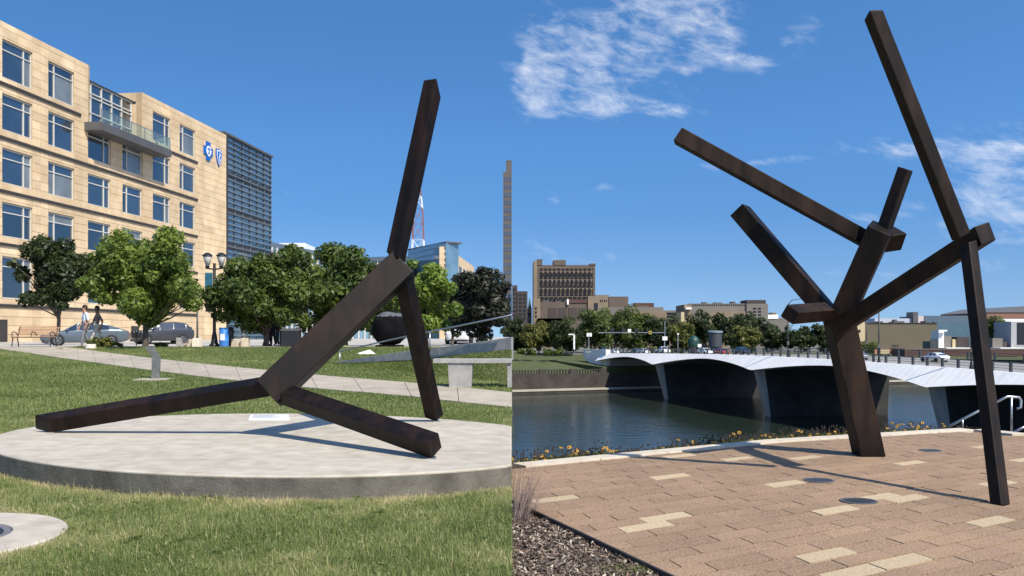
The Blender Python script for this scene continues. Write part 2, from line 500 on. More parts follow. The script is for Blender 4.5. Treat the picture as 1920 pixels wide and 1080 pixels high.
# street, far pavements and ground behind, all on the park side
st = MB(); st.box(-140, 0, 39.5, 47, .6, 1.1)
tag(st.build('sidewalk', M['path']), 'pale concrete sidewalk between lawn and street', kind='structure')
st = MB(); st.box(-140, 0, 47.0, 68, .6, 1.0)
tag(st.build('street', M['street']), 'pale concrete street in front of the stone office building', kind='structure')
st = MB(); st.box(-700, 0, 68.0, 420, .6, 1.12)
tag(st.build('far_pavement', M['street']), 'ground around the office buildings', kind='structure')
st = MB(); st.add([(-4000, -60, -15), (4000, -60, -15), (4000, 6000, -15), (-4000, 6000, -15)], [(0, 1, 2, 3)])
tag(st.build('ground', M['city']), 'wide ground reaching to the horizon', kind='structure')
# river wall under the edge of the park: top just below the turf
ew = MB()
yy = [-6, 8, 16, 20, 25, 30, 35, 38, 68, 150, 420]
for a, b in zip(yy, yy[1:]):
    ew.hexa([(-.6, a, -14.8), (-.003, a, -14.8), (-.003, b, -14.8), (-.6, b, -14.8), (-.6, a, zl(a) - .03), (-.003, a, zl(a) - .03), (-.003, b, zl(b) - .03), (-.6, b, zl(b) - .03)])
tag(ew.build('embankment', M['bank']), 'stone river wall below the edge of the park', kind='structure')

# ------------------------------------------------------------------ round plinth (its river side cut straight)
PC = Vector((-3.168, 12.294)); PA = Vector((-.8434, .5373)); PBv = Vector((.5373, .8434))
def pl_outline(sc_=1.0, n=140, xcut=-.006):
    o = []
    for i in range(n):
        t = 2 * math.pi * i / n
        p = PC + PA * (4.25 * sc_ * math.cos(t)) + PBv * (3.181 * sc_ * math.sin(t))
        o.append((min(p.x, xcut), p.y))
    r = [o[0]]
    for p in o[1:]:
        if abs(p[0] - r[-1][0]) + abs(p[1] - r[-1][1]) > 1e-3: r.append(p)
    return r
pl = thing('sculpture_plinth', 'low round grey concrete plinth under the three-legged beam sculpture', 'plinth', (-3.17, 12.3, 0))
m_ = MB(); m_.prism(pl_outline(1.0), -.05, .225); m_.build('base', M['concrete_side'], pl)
m_ = MB(); o1 = pl_outline(1.0); o2 = pl_outline(.9955, xcut=-.02)
if len(o1) == len(o2):
    n = len(o1)
    m_.add([(x, y, .225) for x, y in o1] + [(x, y, .237) for x, y in o1] + [(x, y, .25) for x, y in o2],
           [tuple(range(2 * n, 3 * n))] + [(i, (i + 1) % n, n + (i + 1) % n, n + i) for i in range(n)] + [(n + i, n + (i + 1) % n, 2 * n + (i + 1) % n, 2 * n + i) for i in range(n)])
else:
    m_.prism(o1, .2255, .25)
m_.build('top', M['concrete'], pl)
plinth_poly = pl_outline(1.004)

# ------------------------------------------------------------------ beams of the two sculptures
BEAMS = {
'L_body':[[-3.396,12.033,1.01],[-3.111,12.009,0.71],[-3.162,12.411,0.631],[-1.681,12.776,2.801],[-1.388,12.755,2.509],[-1.397,13.175,2.474]],
'L_top':[[-1.758,12.822,2.888],[-1.585,12.731,2.798],[-1.511,12.923,2.702],[-1.251,12.826,5.218],[-1.058,12.735,5.222],[-1.012,12.927,4.998]],
'L_left':[[-6.704,12.742,0.49],[-6.369,12.519,0.454],[-6.423,12.631,0.249],[-3.396,12.283,1.05],[-3.346,12.1,0.966],[-3.375,12.209,0.765]],
'L_right':[[-0.81,10.007,0.531],[-0.911,9.835,0.422],[-0.882,9.937,0.249],[-2.841,12.001,0.931],[-2.97,11.856,0.828],[-3.028,12.044,0.672]],
'L_back':[[-1.378,14.349,0.307],[-1.187,14.272,0.25],[-1.092,14.429,0.348],[-1.694,12.995,2.383],[-1.508,12.902,2.35],[-1.415,13.05,2.461]],
'R_col':[[4.621,12.331,0.0],[4.621,12.003,0.0],[4.955,12.008,0.0],[4.195,12.225,1.762],[4.224,11.904,1.642],[4.54,11.905,1.715]],
'R_diag':[[4.058,11.667,1.767],[4.143,11.585,1.599],[4.316,11.681,1.644],[4.801,9.436,2.732],[4.864,9.418,2.537],[5.049,9.482,2.595]],
'R_top':[[4.554,9.429,2.632],[4.569,9.288,2.645],[4.691,9.305,2.711],[3.541,9.125,4.778],[3.538,8.979,4.828],[3.684,9.003,4.843]],
'R_leg':[[4.567,8.668,-0.0],[4.612,8.546,0.0],[4.726,8.594,0.0],[4.673,9.453,2.434],[4.72,9.345,2.477],[4.836,9.402,2.507]],
'R_vee':[[4.065,11.761,1.79],[4.318,11.635,1.706],[4.463,11.884,1.763],[4.448,11.343,2.979],[4.684,11.236,2.843],[4.844,11.468,2.947]],
'R_small':[[4.615,11.496,2.966],[4.701,11.4,2.896],[4.804,11.5,2.885],[4.825,11.343,3.723],[4.913,11.246,3.662],[5.02,11.343,3.662]],
'R_long':[[4.698,11.754,2.928],[4.567,11.764,2.774],[4.592,11.962,2.777],[2.158,11.514,4.254],[2.049,11.526,4.089],[2.105,11.727,4.076]],
'R_low':[[3.859,11.984,2.04],[4.102,11.839,2.052],[4.252,12.025,2.042],[2.958,12.314,3.236],[3.1,12.205,3.383],[3.248,12.392,3.375]],
'R_stub':[[3.387,11.166,1.99],[3.505,11.058,1.884],[3.442,11.134,1.739],[3.939,11.587,2.033],[4.022,11.452,1.925],[4.067,11.61,1.788]],
'R_end':[[4.693,11.725,2.991],[4.644,11.522,2.846],[4.675,11.661,2.652],[4.943,11.752,3.029],[5.04,11.565,2.907],[5.023,11.698,2.706]],
}
def beam(key, name, parent, mt, ext_a=0.0, ext_b=0.0, label=None, bev=.012):
    c = [Vector(p) for p in BEAMS[key]]
    ax = (c[4] - c[1]).normalized()
    A = [c[0], c[1], c[2], c[0] + c[2] - c[1]]; B = [c[3], c[4], c[5], c[3] + c[5] - c[4]]
    A = [p - ax * ext_a for p in A]; B = [p + ax * ext_b for p in B]
    o = MB().hexa(A + B).build(name, mt, parent, bevel=bev)
    if label: o['label'] = label
    return o
sl = thing('beam_sculpture', 'dark bronze sculpture of five square beams on round concrete plinth', 'sculpture', (-3.1, 12.2, .25))
beam('L_body', 'body_beam', sl, M['bronze'], label='thick slanting middle beam')
beam('L_top', 'upright_beam', sl, M['bronze'], ext_a=.10, label='beam pointing up to the sky')
beam('L_left', 'leg', sl, M['bronze'], ext_b=.12); beam('L_right', 'leg', sl, M['bronze'], ext_b=.12); beam('L_back', 'leg', sl, M['bronze'], ext_b=.13)
for k, i in (('L_left', 2), ('L_right', 2), ('L_back', 1)):       # small steel feet under the tips
    p = BEAMS[k][i]; MB().box(p[0] - .05, p[0] + .05, p[1] - .02, p[1] + .06, .249, .262).build('foot_plate', M['steel'], sl)

sr = thing('beam_sculpture', 'tall rust brown sculpture of branching square beams on tan paving', 'sculpture', (4.6, 11.5, 0))
beam('R_col', 'column', sr, M['bronze_warm'], ext_b=.10)
beam('R_diag', 'diagonal_beam', sr, M['bronze_warm'], ext_b=.02)
beam('R_top', 'upright_beam', sr, M['bronze_warm'], ext_a=.05, label='tallest beam leaning over the joint')
beam('R_leg', 'leg', sr, M['bronze_warm'], ext_b=.10)
beam('R_vee', 'branch_beam', sr, M['bronze_warm'], ext_a=.05)
beam('R_small', 'short_beam', sr, M['bronze_warm'], ext_a=.06)
beam('R_long', 'long_arm', sr, M['bronze_warm'], ext_a=.05)
beam('R_low', 'lower_arm', sr, M['bronze_warm'], ext_a=.12)
beam('R_stub', 'stub_beam', sr, M['bronze_warm'], ext_b=.10)
beam('R_end', 'end_block', sr, M['bronze_warm'], ext_a=.05)

# plaque on the plinth
pq = MB(); c4 = [G(466, 788, .252), G(543, 788, .252), G(541, 779, .252), G(470, 779, .252)]
pqr = thing('plaque', 'white identification plaque lying on the round plinth behind the beams', 'plaque', (c4[0].x, c4[0].y, .25))
MB().hexa([(p.x, p.y, .25) for p in c4] + [(p.x, p.y, .272) for p in c4]).build('plate', mat('plaque_white', (.80, .80, .78), rough=.35, var=.03), pqr, bevel=.003)
tx = mat('plaque_ink', (.18, .18, .2), rough=.5)
for i in range(5):
    f0 = .14 + i * .16; a = c4[3].lerp(c4[0], f0); b = c4[2].lerp(c4[1], f0); s0, s1 = a.lerp(b, .08), a.lerp(b, .55 + .3 * random.random())
    MB().hexa([(s0.x, s0.y - .018, .2705), (s1.x, s1.y - .018, .2705), (s1.x, s1.y + .018, .2705), (s0.x, s0.y + .018, .2705), (s0.x, s0.y - .018, .2735), (s1.x, s1.y - .018, .2735), (s1.x, s1.y + .018, .2735), (s0.x, s0.y + .018, .2735)]).build('text_line', tx, pqr)

# in-ground light with concrete collar
lr = thing('ground_light', 'round dark glass ground light in a pale concrete collar', 'light', (-4.52, 7.05, 0))
cl = MB(); n = 64; r0, r1 = .56, .96
prof = [(r0, -.05), (r1, -.05), (r1, .03), (r1 - .015, .042), (r0 + .01, .046), (r0, .04)]
for (r, z) in prof:
    for k in range(n): cl.v.append((-4.52 + r * math.cos(2 * math.pi * k / n), 7.05 + r * math.sin(2 * math.pi * k / n), z))
for j in range(len(prof)):
    for k in range(n):
        a = j * n + k; b = j * n + (k + 1) % n; c = ((j + 1) % len(prof)) * n
        cl.f.append((a, b, c + (k + 1) % n, c + k)); cl.mi.append(0)
cl.build('collar', M['concrete'], lr)
MB().lathe([(.555, -.02), (.555, .03), (.545, .036), (.50, .036), (.495, .03), (.495, -.02)], (-4.52, 7.05, 0), 48).build('rim', M['steel'], lr)
MB().lathe([(.494, -.01), (.494, .02), (.30, .032), (0, .036)], (-4.52, 7.05, 0), 40).build('lens', mat('lamp_glass', (.035, .037, .04), rough=.45, spec=.3, var=.3, scale=9), lr, smooth=True)

# ------------------------------------------------------------------ terrace on the river side
U_ = Vector((.836, .549)); V_ = Vector((.27, -.963))
edge_dir = Vector((.359, -.933))
TERR = [(0.004, 11.28), (3.92, 13.88), (7.95, 15.70), (8.35, 14.75), (14.5, 14.2), (14.5, 3.2), (2.16, 3.2), (.004, 8.80)]
ter = MB(); ter.prism(TERR, -14.8, -.03)
terrace = tag(ter.build('terrace', M['joint']), 'riverside terrace paved with tan stone slabs', kind='structure')

def clip(poly, a, b):
    """keep the part of poly to the right of a->b (terrace outline runs clockwise)"""
    out = []; n = len(poly)
    side = lambda p: (b[0] - a[0]) * (p[1] - a[1]) - (b[1] - a[1]) * (p[0] - a[0])
    for i in range(n):
        p, q = poly[i], poly[(i + 1) % n]; sp, sq = side(p), side(q)
        if sp <= 0: out.append(p)
        if (sp < 0 < sq) or (sq < 0 < sp):
            t = sp / (sp - sq); out.append((p[0] + (q[0] - p[0]) * t, p[1] + (q[1] - p[1]) * t))
    return out
CO = .30          # coping depth along the river edge
def inset_line(a, b, d):
    t = Vector((b[0] - a[0], b[1] - a[1])).normalized(); nrm = Vector((t.y, -t.x))
    return ((a[0] + nrm.x * d, a[1] + nrm.y * d), (b[0] + nrm.x * d, b[1] + nrm.y * d))
cuts = [inset_line(TERR[0], TERR[1], CO), inset_line(TERR[1], TERR[2], CO)]
outer = [(TERR[i], TERR[(i + 1) % len(TERR)]) for i in (4, 5, 6, 7)]
PL, PWD = .55, .21
sn = abs(U_.x * V_.y - U_.y * V_.x)
stepv = PWD / sn
pale_px = [(1230, 894), (1300, 852), (1372, 860), (1520, 856), (1450, 905), (1012, 936), (1228, 985), (1275, 964), (1560, 957), (1640, 930), (1695, 933), (1835, 980), (1600, 1062), (1690, 1062), (1725, 868), (1895, 905), (1900, 862), (1850, 838), (1540, 1046)]
pale = set()
O_ = Vector((0.0, 3.0))
def uv(p):
    d = Vector((p[0], p[1])) - O_; det = U_.x * V_.y - U_.y * V_.x
    return ((d.x * V_.y - d.y * V_.x) / det, (U_.x * d.y - U_.y * d.x) / det)
def rowoff(j): return ((j * 0.377) % 1.0) * PL
for p in pale_px:
    g = G(*p); a, b = uv(g); j = math.floor(b / stepv); i = math.floor((a - rowoff(j)) / PL); pale.add((i, j))
g_ = .0045
gb_ = .012
unit = [(g_, gb_), (PL - g_, gb_), (PL - g_, stepv - gb_), (g_, stepv - gb_)]
def to_xy(a, b): p = O_ + U_ * a + V_ * b; return (p.x, p.y)
pieces = []
us = [uv(p) for p in TERR]
jmin = math.floor(min(u[1] for u in us) / stepv) - 1; jmax = math.ceil(max(u[1] for u in us) / stepv) + 1
imin = math.floor(min(u[0] for u in us) / PL) - 2; imax = math.ceil(max(u[0] for u in us) / PL) + 1
def edge_d(p):
    return min((lambda a, b: -((b[0]-a[0])*(p[1]-a[1])-(b[1]-a[1])*(p[0]-a[0])) / math.hypot(b[0]-a[0], b[1]-a[1]))(*e) for e in cuts + outer)
for j in range(jmin, jmax):
    for i in range(imin, imax):
        a0 = i * PL + rowoff(j); b0 = j * stepv
        poly = [to_xy(a0 + a, b0 + b) for a, b in unit]
        whole = all(edge_d(p) > .002 for p in poly) and all(not (p[0] > 7.9 and p[1] > 14.2) for p in poly)
        if not whole:
            for e in cuts + outer: 
                poly = clip(poly, *e)
                if len(poly) < 3: break
            if len(poly) < 3: continue
            if max(p[0] for p in poly) > 7.9 and max(p[1] for p in poly) > 14.3:
                poly = clip(poly, (8.0, 14.55), (14.5, 14.0))
                if len(poly) < 3: continue
        cx = sum(p[0] for p in poly) / len(poly); cy = sum(p[1] for p in poly) / len(poly)
        ar = abs(sum(poly[k][0] * poly[(k + 1) % len(poly)][1] - poly[(k + 1) % len(poly)][0] * poly[k][1] for k in range(len(poly)))) / 2
        if ar < .004: continue
        invw = (cy > 5.6 and abs(cx) < .60 * cy)
        pieces.append((ar / max(cy, 1) ** 3 if invw else -1, i, j, a0, b0, poly, whole))
pieces.sort(key=lambda t: -t[0])
ur = MB(); q0 = to_xy(0, 0)
ur.prism([(to_xy(a, b)[0] - q0[0], to_xy(a, b)[1] - q0[1]) for a, b in unit], -.05, 0)
pav_me = ur.mesh('paver'); pav_me.materials.append(M['paver'])
rest = MB()
rng = random.Random(4)
for k, (w_, i, j, a0, b0, poly, whole) in enumerate(pieces):
    pl_ = (i, j) in pale
    dz_ = rng.uniform(-.004, .002)
    if k < 300:
        if whole:
            x, y = to_xy(a0, b0)
            o = inst('paver', pav_me, terrace, (x, y, dz_), mat=M['paver_pale'] if pl_ else None)
        else:
            o = MB().prism(poly, -.05, dz_).build('paver', M['paver_pale'] if pl_ else M['paver'], terrace)
    else:
        rest.cur = 1 if pl_ else 0
        rest.prism(poly, -.05, dz_)
tag(rest.build('paver_field', [M['paver'], M['paver_pale']], terrace), kind='stuff')
# coping stones along the river edge
for (a, b, n) in ((TERR[0], TERR[1], 4), (TERR[1], TERR[2], 4), (TERR[2], TERR[3], 1), (TERR[3], (12.0, 14.42), 3)):
    t = Vector((b[0] - a[0], b[1] - a[1])); L = t.length; t.normalize(); nr = Vector((t.y, -t.x))
    for k in range(n):
        s0 = L * k / n + .005; s1 = L * (k + 1) / n - .005
        A = Vector(a) + t * s0; B = Vector(a) + t * s1
        q = [A, B, B + nr * (CO - .006), A + nr * (CO - .006)]
        if k == 0 and a == TERR[0]: q[3].x = max(q[3].x, .004); q[0].x = max(q[0].x, .004)
        MB().hexa([(p.x, p.y, -.10) for p in q] + [(p.x, p.y, .022) for p in q]).build('coping_stone', M['coping'], terrace, bevel=.006)
# steel edging between mulch and paving
MB().bar((.008, 8.77, -.012), (2.145, 3.2, -.012), .02, .05).build('edging_strip', M['edging'], terrace)

# planted bed with wood mulch between lawn and terrace
MULCH = [(.004, 3.2), (2.12, 3.2), (.004, 8.72)]
mb_ = MB(); mb_.prism(MULCH, -.5, -.045)
tag(mb_.build('planting_bed', M['soil']), 'dark soil of the planting bed beside the terrace', kind='structure')
nr_ = np.random.default_rng(3)
def scatter(poly, n, rg):
    P = np.array(poly)[:, :2]; lo, hi = P.min(0), P.max(0); out = []; c = 0
    while c < n:
        q = rg.uniform(lo, hi, (n * 2, 2)); q = q[poly_inside(q, poly)]; out.append(q); c += len(q)
    return np.concatenate(out)[:n]
def chips(n, poly, z0, rg, lmin=.02, lmax=.075):
    c = scatter(poly, n, rg); yaw = rg.uniform(0, 6.283, n); l = rg.uniform(lmin, lmax, n); w = l * rg.uniform(.14, .36, n)
    pit = rg.normal(0, .38, n); rol = rg.normal(0, .5, n); zz = z0 + rg.uniform(.0, .035, n)
    ex = np.c_[np.cos(yaw) * np.cos(pit), np.sin(yaw) * np.cos(pit), np.sin(pit)]
    ey = np.c_[-np.sin(yaw) * np.cos(rol), np.cos(yaw) * np.cos(rol), np.sin(rol)]
    ez = np.cross(ex, ey); C = np.c_[c, zz]; bend = rg.normal(0, .16, n)[:, None]
    vs = []
    for (i, j, k) in ((-1, -1, 0), (-1, 1, 0), (0, -1, 1), (0, 1, 1), (1, -.6, 0), (1, .6, 0)):
        vs.append(C + ex * (l / 2)[:, None] * i + ey * (w / 2)[:, None] * j + ez * l[:, None] * bend * k)
    vs = np.stack(vs, 1).reshape(-1, 3); b = np.arange(n)[:, None] * 6
    fs = np.concatenate([b + np.array([[0, 2, 3, 1]]), b + np.array([[2, 4, 5, 3]])])
    return vs, fs, np.repeat(rg.uniform(0, 1, n) ** 1.6, 6)
mm = mat('mulch', (.16, .115, .085), rough=.9, var=.2, scale=30)
t_ = mm.node_tree; at_ = t_.nodes.new('ShaderNodeAttribute'); at_.attribute_name = 'tint'; rp_ = t_.nodes.new('ShaderNodeValToRGB')
rp_.color_ramp.elements[0].color = (.045, .032, .024, 1); rp_.color_ramp.elements[1].color = (.50, .42, .33, 1)
e_ = rp_.color_ramp.elements.new(.5); e_.color = (.17, .118, .085, 1)
t_.links.new(at_.outputs['Fac'], rp_.inputs[0]); t_.links.new(rp_.outputs[0], t_.nodes['Principled BSDF'].inputs['Base Color'])
vs, fs, tn = chips(24000, MULCH, -.045, nr_, .014, .058)
mo = bpy.data.objects.new('mulch', np_mesh('mulch', vs, fs, mm, {'tint': tn})); col.objects.link(mo)
tag(mo, 'grey and brown shredded wood mulch beside the terrace edge', 'mulch', kind='stuff')

# ------------------------------------------------------------------ grass
def blades(P, z, h, w, rg, lean=.55, three=True, tint=None):
    n = len(P); yaw = rg.uniform(0, 6.283, n); ln = np.abs(rg.normal(0, lean, n)); hh = h * rg.uniform(.5, 1.25, n)
    d = np.c_[np.cos(yaw), np.sin(yaw)]; a2 = yaw + rg.uniform(.6, 2.5, n); sdv = np.c_[np.cos(a2), np.sin(a2)]
    ww = w * rg.uniform(.6, 1.3, n)
    base = np.c_[P, z]; 
    def pt(t, side):
        off = d * (hh * np.sin(ln) * t ** 1.7)[:, None] + sdv * (ww * side)[:, None]
        return np.c_[base[:, :2] + off, z + hh * np.cos(ln * .8) * t]
    if three:
        vs = np.stack([pt(0., -.5), pt(0., .5), pt(.55, -.42), pt(.55, .42), pt(1., 0)], 1).reshape(-1, 3); b = np.arange(n)[:, None] * 5
        fs = np.concatenate([b + np.array([[0, 1, 3]]), b + np.array([[0, 3, 2]]), b + np.array([[2, 3, 4]])]); k = 5
    else:
        vs = np.stack([pt(0., -.5), pt(0., .5), pt(1., 0)], 1).reshape(-1, 3); b = np.arange(n)[:, None] * 3
        fs = b + np.array([[0, 1, 2]]); k = 3
    return vs, fs, np.repeat(tint if tint is not None else rg.uniform(0, 1, n), k)
gm = bpy.data.materials.new('grass_blade'); gm.use_nodes = True
t_ = gm.node_tree; bs_ = t_.nodes['Principled BSDF']; at_ = t_.nodes.new('ShaderNodeAttribute'); at_.attribute_name = 'tint'; rp_ = t_.nodes.new('ShaderNodeValToRGB')
rp_.color_ramp.elements[0].color = (.085, .140, .034, 1); rp_.color_ramp.elements[1].color = (.62, .53, .30, 1)
e_ = rp_.color_ramp.elements.new(.45); e_.color = (.215, .268, .078, 1)
e_ = rp_.color_ramp.elements.new(.75); e_.color = (.345, .375, .145, 1)
t_.links.new(at_.outputs['Fac'], rp_.inputs[0]); t_.links.new(rp_.outputs[0], bs_.inputs['Base Color'])
bs_.inputs['Roughness'].default_value = .5; bs_.inputs['Specular IOR Level'].default_value = .35
tr_ = t_.nodes.new('ShaderNodeBsdfTranslucent'); t_.links.new(rp_.outputs[0], tr_.inputs[0])
mx_ = t_.nodes.new('ShaderNodeMixShader'); mx_.inputs[0].default_value = .45
t_.links.new(bs_.outputs[0], mx_.inputs[1]); t_.links.new(tr_.outputs[0], mx_.inputs[2]); t_.links.new(mx_.outputs[0], t_.nodes['Material Output'].inputs[0])

def lump(P, s, seed):
    """smooth value noise in 0..1 for patches of dry and lush turf"""
    rg = np.random.default_rng(seed); T = rg.uniform(0, 1, (64, 64)); q = P / s; i = np.floor(q).astype(int); f = q - i; f = f * f * (3 - 2 * f)
    g = lambda a, b: T[(i[:, 0] + a) % 64, (i[:, 1] + b) % 64]
    return (g(0, 0) * (1 - f[:, 0]) + g(1, 0) * f[:, 0]) * (1 - f[:, 1]) + (g(0, 1) * (1 - f[:, 0]) + g(1, 1) * f[:, 0]) * f[:, 1]
RING = (-4.52, 7.05)
def lawn_points(n, y0, y1, rg, dens_pow=0.0):
    y = y0 + (y1 - y0) * rg.uniform(0, 1, n) ** (1 + dens_pow); x = -rg.uniform(0, 1, n) * (.62 * y + 1.2)
    P = np.c_[x, y]
    keep = ~poly_inside(P, plinth_poly) & ~poly_inside(P, path_poly) & (np.hypot(P[:, 0] - RING[0], P[:, 1] - RING[1]) > .955) & (P[:, 0] < -.004)
    return P[keep]
ZL = lambda y: 1.1 * np.clip((y - 16.0) / 22.0, 0, 1)
rg = np.random.default_rng(11)
def turf_tint(P, rg):
    pc = np.array(PC); d = P - pc; a = (d @ np.array(PA)) / 4.25; b = (d @ np.array(PBv)) / 3.181; r = np.hypot(a, b)
    dry = .60 * np.exp(-np.maximum(r - 1.0, 0) / .055) * (P[:, 1] < 13) + .35 * np.exp(-np.maximum(np.hypot(P[:, 0] - RING[0], P[:, 1] - RING[1]) - .96, 0) / .22)
    t = .16 + .66 * lump(P, .38, 1) * lump(P, 1.3, 2) + .22 * lump(P, .12, 3) + dry * (.5 + 1.0 * lump(P, .2, 5)) + .30 * np.clip(lump(P, .8, 31) - .50, 0, 1) * 2.4 + rg.normal(0, .16, len(P))
    t = np.where(rg.uniform(0, 1, len(P)) < .10, rg.uniform(.75, 1, len(P)), t)
    return np.clip(t, 0, 1), dry
P = lawn_points(330000, 5.2, 9.6, rg, .25); tn, dry = turf_tint(P, rg)
h_ = .062 * (.65 + .6 * lump(P, .3, 8)) * (1 - .35 * np.clip(dry, 0, 1))
h_ = h_ * np.where(rg.uniform(0, 1, len(P)) < .06, 1.7, 1.0) * rg.uniform(.7, 1.25, len(P))
v1, f1, a1 = blades(P, ZL(P[:, 1]), h_, .0048, rg, 1.0, True, tn)
o = bpy.data.objects.new('grass', np_mesh('grass', v1, f1, gm, {'tint': a1})); col.objects.link(o)
tag(o, 'green and straw coloured grass in front of the plinth', 'grass', kind='stuff')
P = lawn_points(260000, 9.6, 17.5, rg); tn, dry = turf_tint(P, rg)
v1, f1, a1 = blades(P, ZL(P[:, 1]), .055, .0105, rg, .6, False, tn)
P2 = lawn_points(230000, 17.0, 39.3, rg, .0); t2 = np.clip(.08 + .62 * lump(P2, 1.6, 21) * lump(P2, 5.0, 22) + .26 * lump(P2 * np.array([.25, 1.0]), .55, 24) + rg.normal(0, .15, len(P2)), 0, 1)
v2, f2, a2 = blades(P2, ZL(P2[:, 1]), .055 * (.7 + .6 * lump(P2, .8, 23)), .026, rg, .6, False, t2)
o = bpy.data.objects.new('grass', np_mesh('grass', np.concatenate([v1, v2]), np.concatenate([f1, f2 + len(v1)]), gm, {'tint': np.concatenate([a1, a2])})); col.objects.link(o)
tag(o, 'green grass behind the plinth and beyond the walk', 'grass', kind='stuff')

RPX = [(606, 684, 686), (640, 677, 683), (700, 667.5, 680), (760, 659, 677), (820, 651.5, 671), (880, 643.5, 664), (962, 632, 655)]
RY = [30.5, 29.8, 28.6, 27.6, 26.6, 25.7, 24.7]
bw = [W(x, b, y) for (x, t, b), y in zip(RPX, RY)]; bm_ = MB()
for p in bw: p.x = min(p.x, -.005)
bf = [Vector((p.x + .02, p.y - .25 - 1.15 * max(p.z - zl(p.y), 0) / .8, 0)) for p in bw]
for p in bf: p.x = min(p.x, -.005); p.z = zl(p.y) - .02
bb_ = [Vector((p.x, p.y + .3, p.z)) for p in bw]; bk_ = [Vector((p.x, p.y + 3.5, zl(p.y + 3.5) - .05)) for p in bw]
for row in (bf, bw, bb_, bk_): bm_.v += [tuple(p) for p in row]
nb7 = len(bw)
for r in range(3):
    for i in range(nb7 - 1): bm_.f.append((r * nb7 + i, r * nb7 + i + 1, (r + 1) * nb7 + i + 1, (r + 1) * nb7 + i)); bm_.mi.append(0)
tag(bm_.build('lawn_bank', M['lawn_soil'], smooth=True), 'grassy bank against the concrete ramp wall', kind='structure')
k7 = rg.integers(0, nb7 - 1, 26000); f7 = rg.uniform(0, 1, 26000); g7 = rg.uniform(0, 1, 26000)
A7 = np.array(bf); B7 = np.array(bw); P7 = (A7[k7] * (1 - f7)[:, None] + A7[k7 + 1] * f7[:, None]) * (1 - g7)[:, None] + (B7[k7] * (1 - f7)[:, None] + B7[k7 + 1] * f7[:, None]) * g7[:, None]
P7 = P7[P7[:, 0] < -.02]
v7, f7_, a7 = blades(P7[:, :2], P7[:, 2], .05, .026, rg, .7, False, np.clip(.12 + .5 * lump(P7[:, :2], .8, 21) + rg.normal(0, .15, len(P7)), 0, 1))
o = bpy.data.objects.new('grass', np_mesh('grass', v7, f7_, gm, {'tint': a7})); col.objects.link(o)
tag(o, 'green grass on the bank below the ramp wall', 'grass', kind='stuff')

# broad-leaved weeds and dry clippings scattered through the near turf
wv, wf, wt_ = [], [], []
Pw = lawn_points(130, 5.4, 9.4, rg)
for (x, y) in Pw[:70]:
    for k in range(rg.integers(5, 9)):
        a = rg.uniform(0, 6.283); l = rg.uniform(.03, .065); w = l * .28; d = np.array([math.cos(a), math.sin(a), 0]); s_ = np.array([-d[1], d[0], 0]); b = np.array([x, y, .035]); o_ = len(wv)
        wv += [b, b + d * l * .55 + s_ * w + [0, 0, .02], b + d * l + [0, 0, .008], b + d * l * .55 - s_ * w + [0, 0, .02]]; wf.append((o_, o_ + 1, o_ + 2, o_ + 3)); wt_ += [rg.uniform(.05, .45)] * 4
Pc = lawn_points(2600, 5.4, 9.4, rg)
for (x, y) in Pc:
    a = rg.uniform(0, 6.283); l = rg.uniform(.02, .06); d = np.array([math.cos(a), math.sin(a), rg.normal(0, .25)]); s_ = np.array([-d[1], d[0], 0]) * .0028; b = np.array([x, y, rg.uniform(.03, .055)]); o_ = len(wv)
    wv += [b - s_, b + s_, b + d * l + s_, b + d * l - s_]; wf.append((o_, o_ + 1, o_ + 2, o_ + 3)); wt_ += [rg.uniform(.85, 1)] * 4
o = bpy.data.objects.new('lawn_weeds', np_mesh('lawn_weeds', np.array(wv), np.array(wf), gm, {'tint': np.array(wt_)})); col.objects.link(o)
tag(o, 'small weeds and dry clippings in the grass before the plinth', 'weeds', kind='stuff')
# ================================================================== park side: buildings
M['stone'] = mat('sandstone', (.63, .46, .27), rough=.9, c2=(.76, .585, .375), scale=.55, detail=9, rnd=.12, bump=.12, bscale=6, stain=(.16, .16))
M['stone_back'] = mat('stone_joint', (.40, .29, .17), rough=.95, var=.1, scale=1)
M['mullion'] = mat('mullion', (.58, .57, .52), rough=.5, var=.05, scale=2)
M['darkmetal'] = mat('dark_metal', (.050, .042, .036), rough=.55, metal=.2, var=.2, scale=2)
M['glass'] = glass_mat('window_glass', (.020, .035, .055)); M['glass_blind'] = glass_mat('window_glass_blind', (.15, .165, .17), rough=.2, spec=.5); M['glass_dark'] = glass_mat('window_glass_dark', (.008, .014, .022))
M['glass_teal'] = glass_mat('curtain_glass', (.085, .160, .215))
M['slate'] = mat('slate_panel', (.085, .085, .088), rough=.6, var=.15, scale=.6)
M['white'] = mat('white_paint', (.78, .77, .74), rough=.55, var=.04, scale=2)
M['black'] = mat('black_paint', (.014, .014, .015), rough=.42, var=.25, scale=5)
M['rubber'] = mat('rubber', (.018, .018, .018), rough=.85, var=.2, scale=20)

FX0, FY0, FM = -40.32, 71.4, .1206
fd = Vector((FM, 1, 0)).normalized(); fn = Vector((fd.y, -fd.x, 0))          # along the facade, and out of it towards the street
fo = Vector((FX0, FY0, 0))
def sY(Y): return (Y - FY0) / fd.y                                            # distance along the facade at depth Y
def FW(s, d, z): return fo + fd * s + fn * d + Vector((0, 0, z))
FROT = math.atan2(fd.y, fd.x)
def fbox(mb, s0, s1, d0, d1, z0, z1):
    return mb.hexa([FW(s0, d0, z0), FW(s1, d0, z0), FW(s1, d1, z0), FW(s0, d1, z0), FW(s0, d0, z1), FW(s1, d0, z1), FW(s1, d1, z1), FW(s0, d1, z1)])

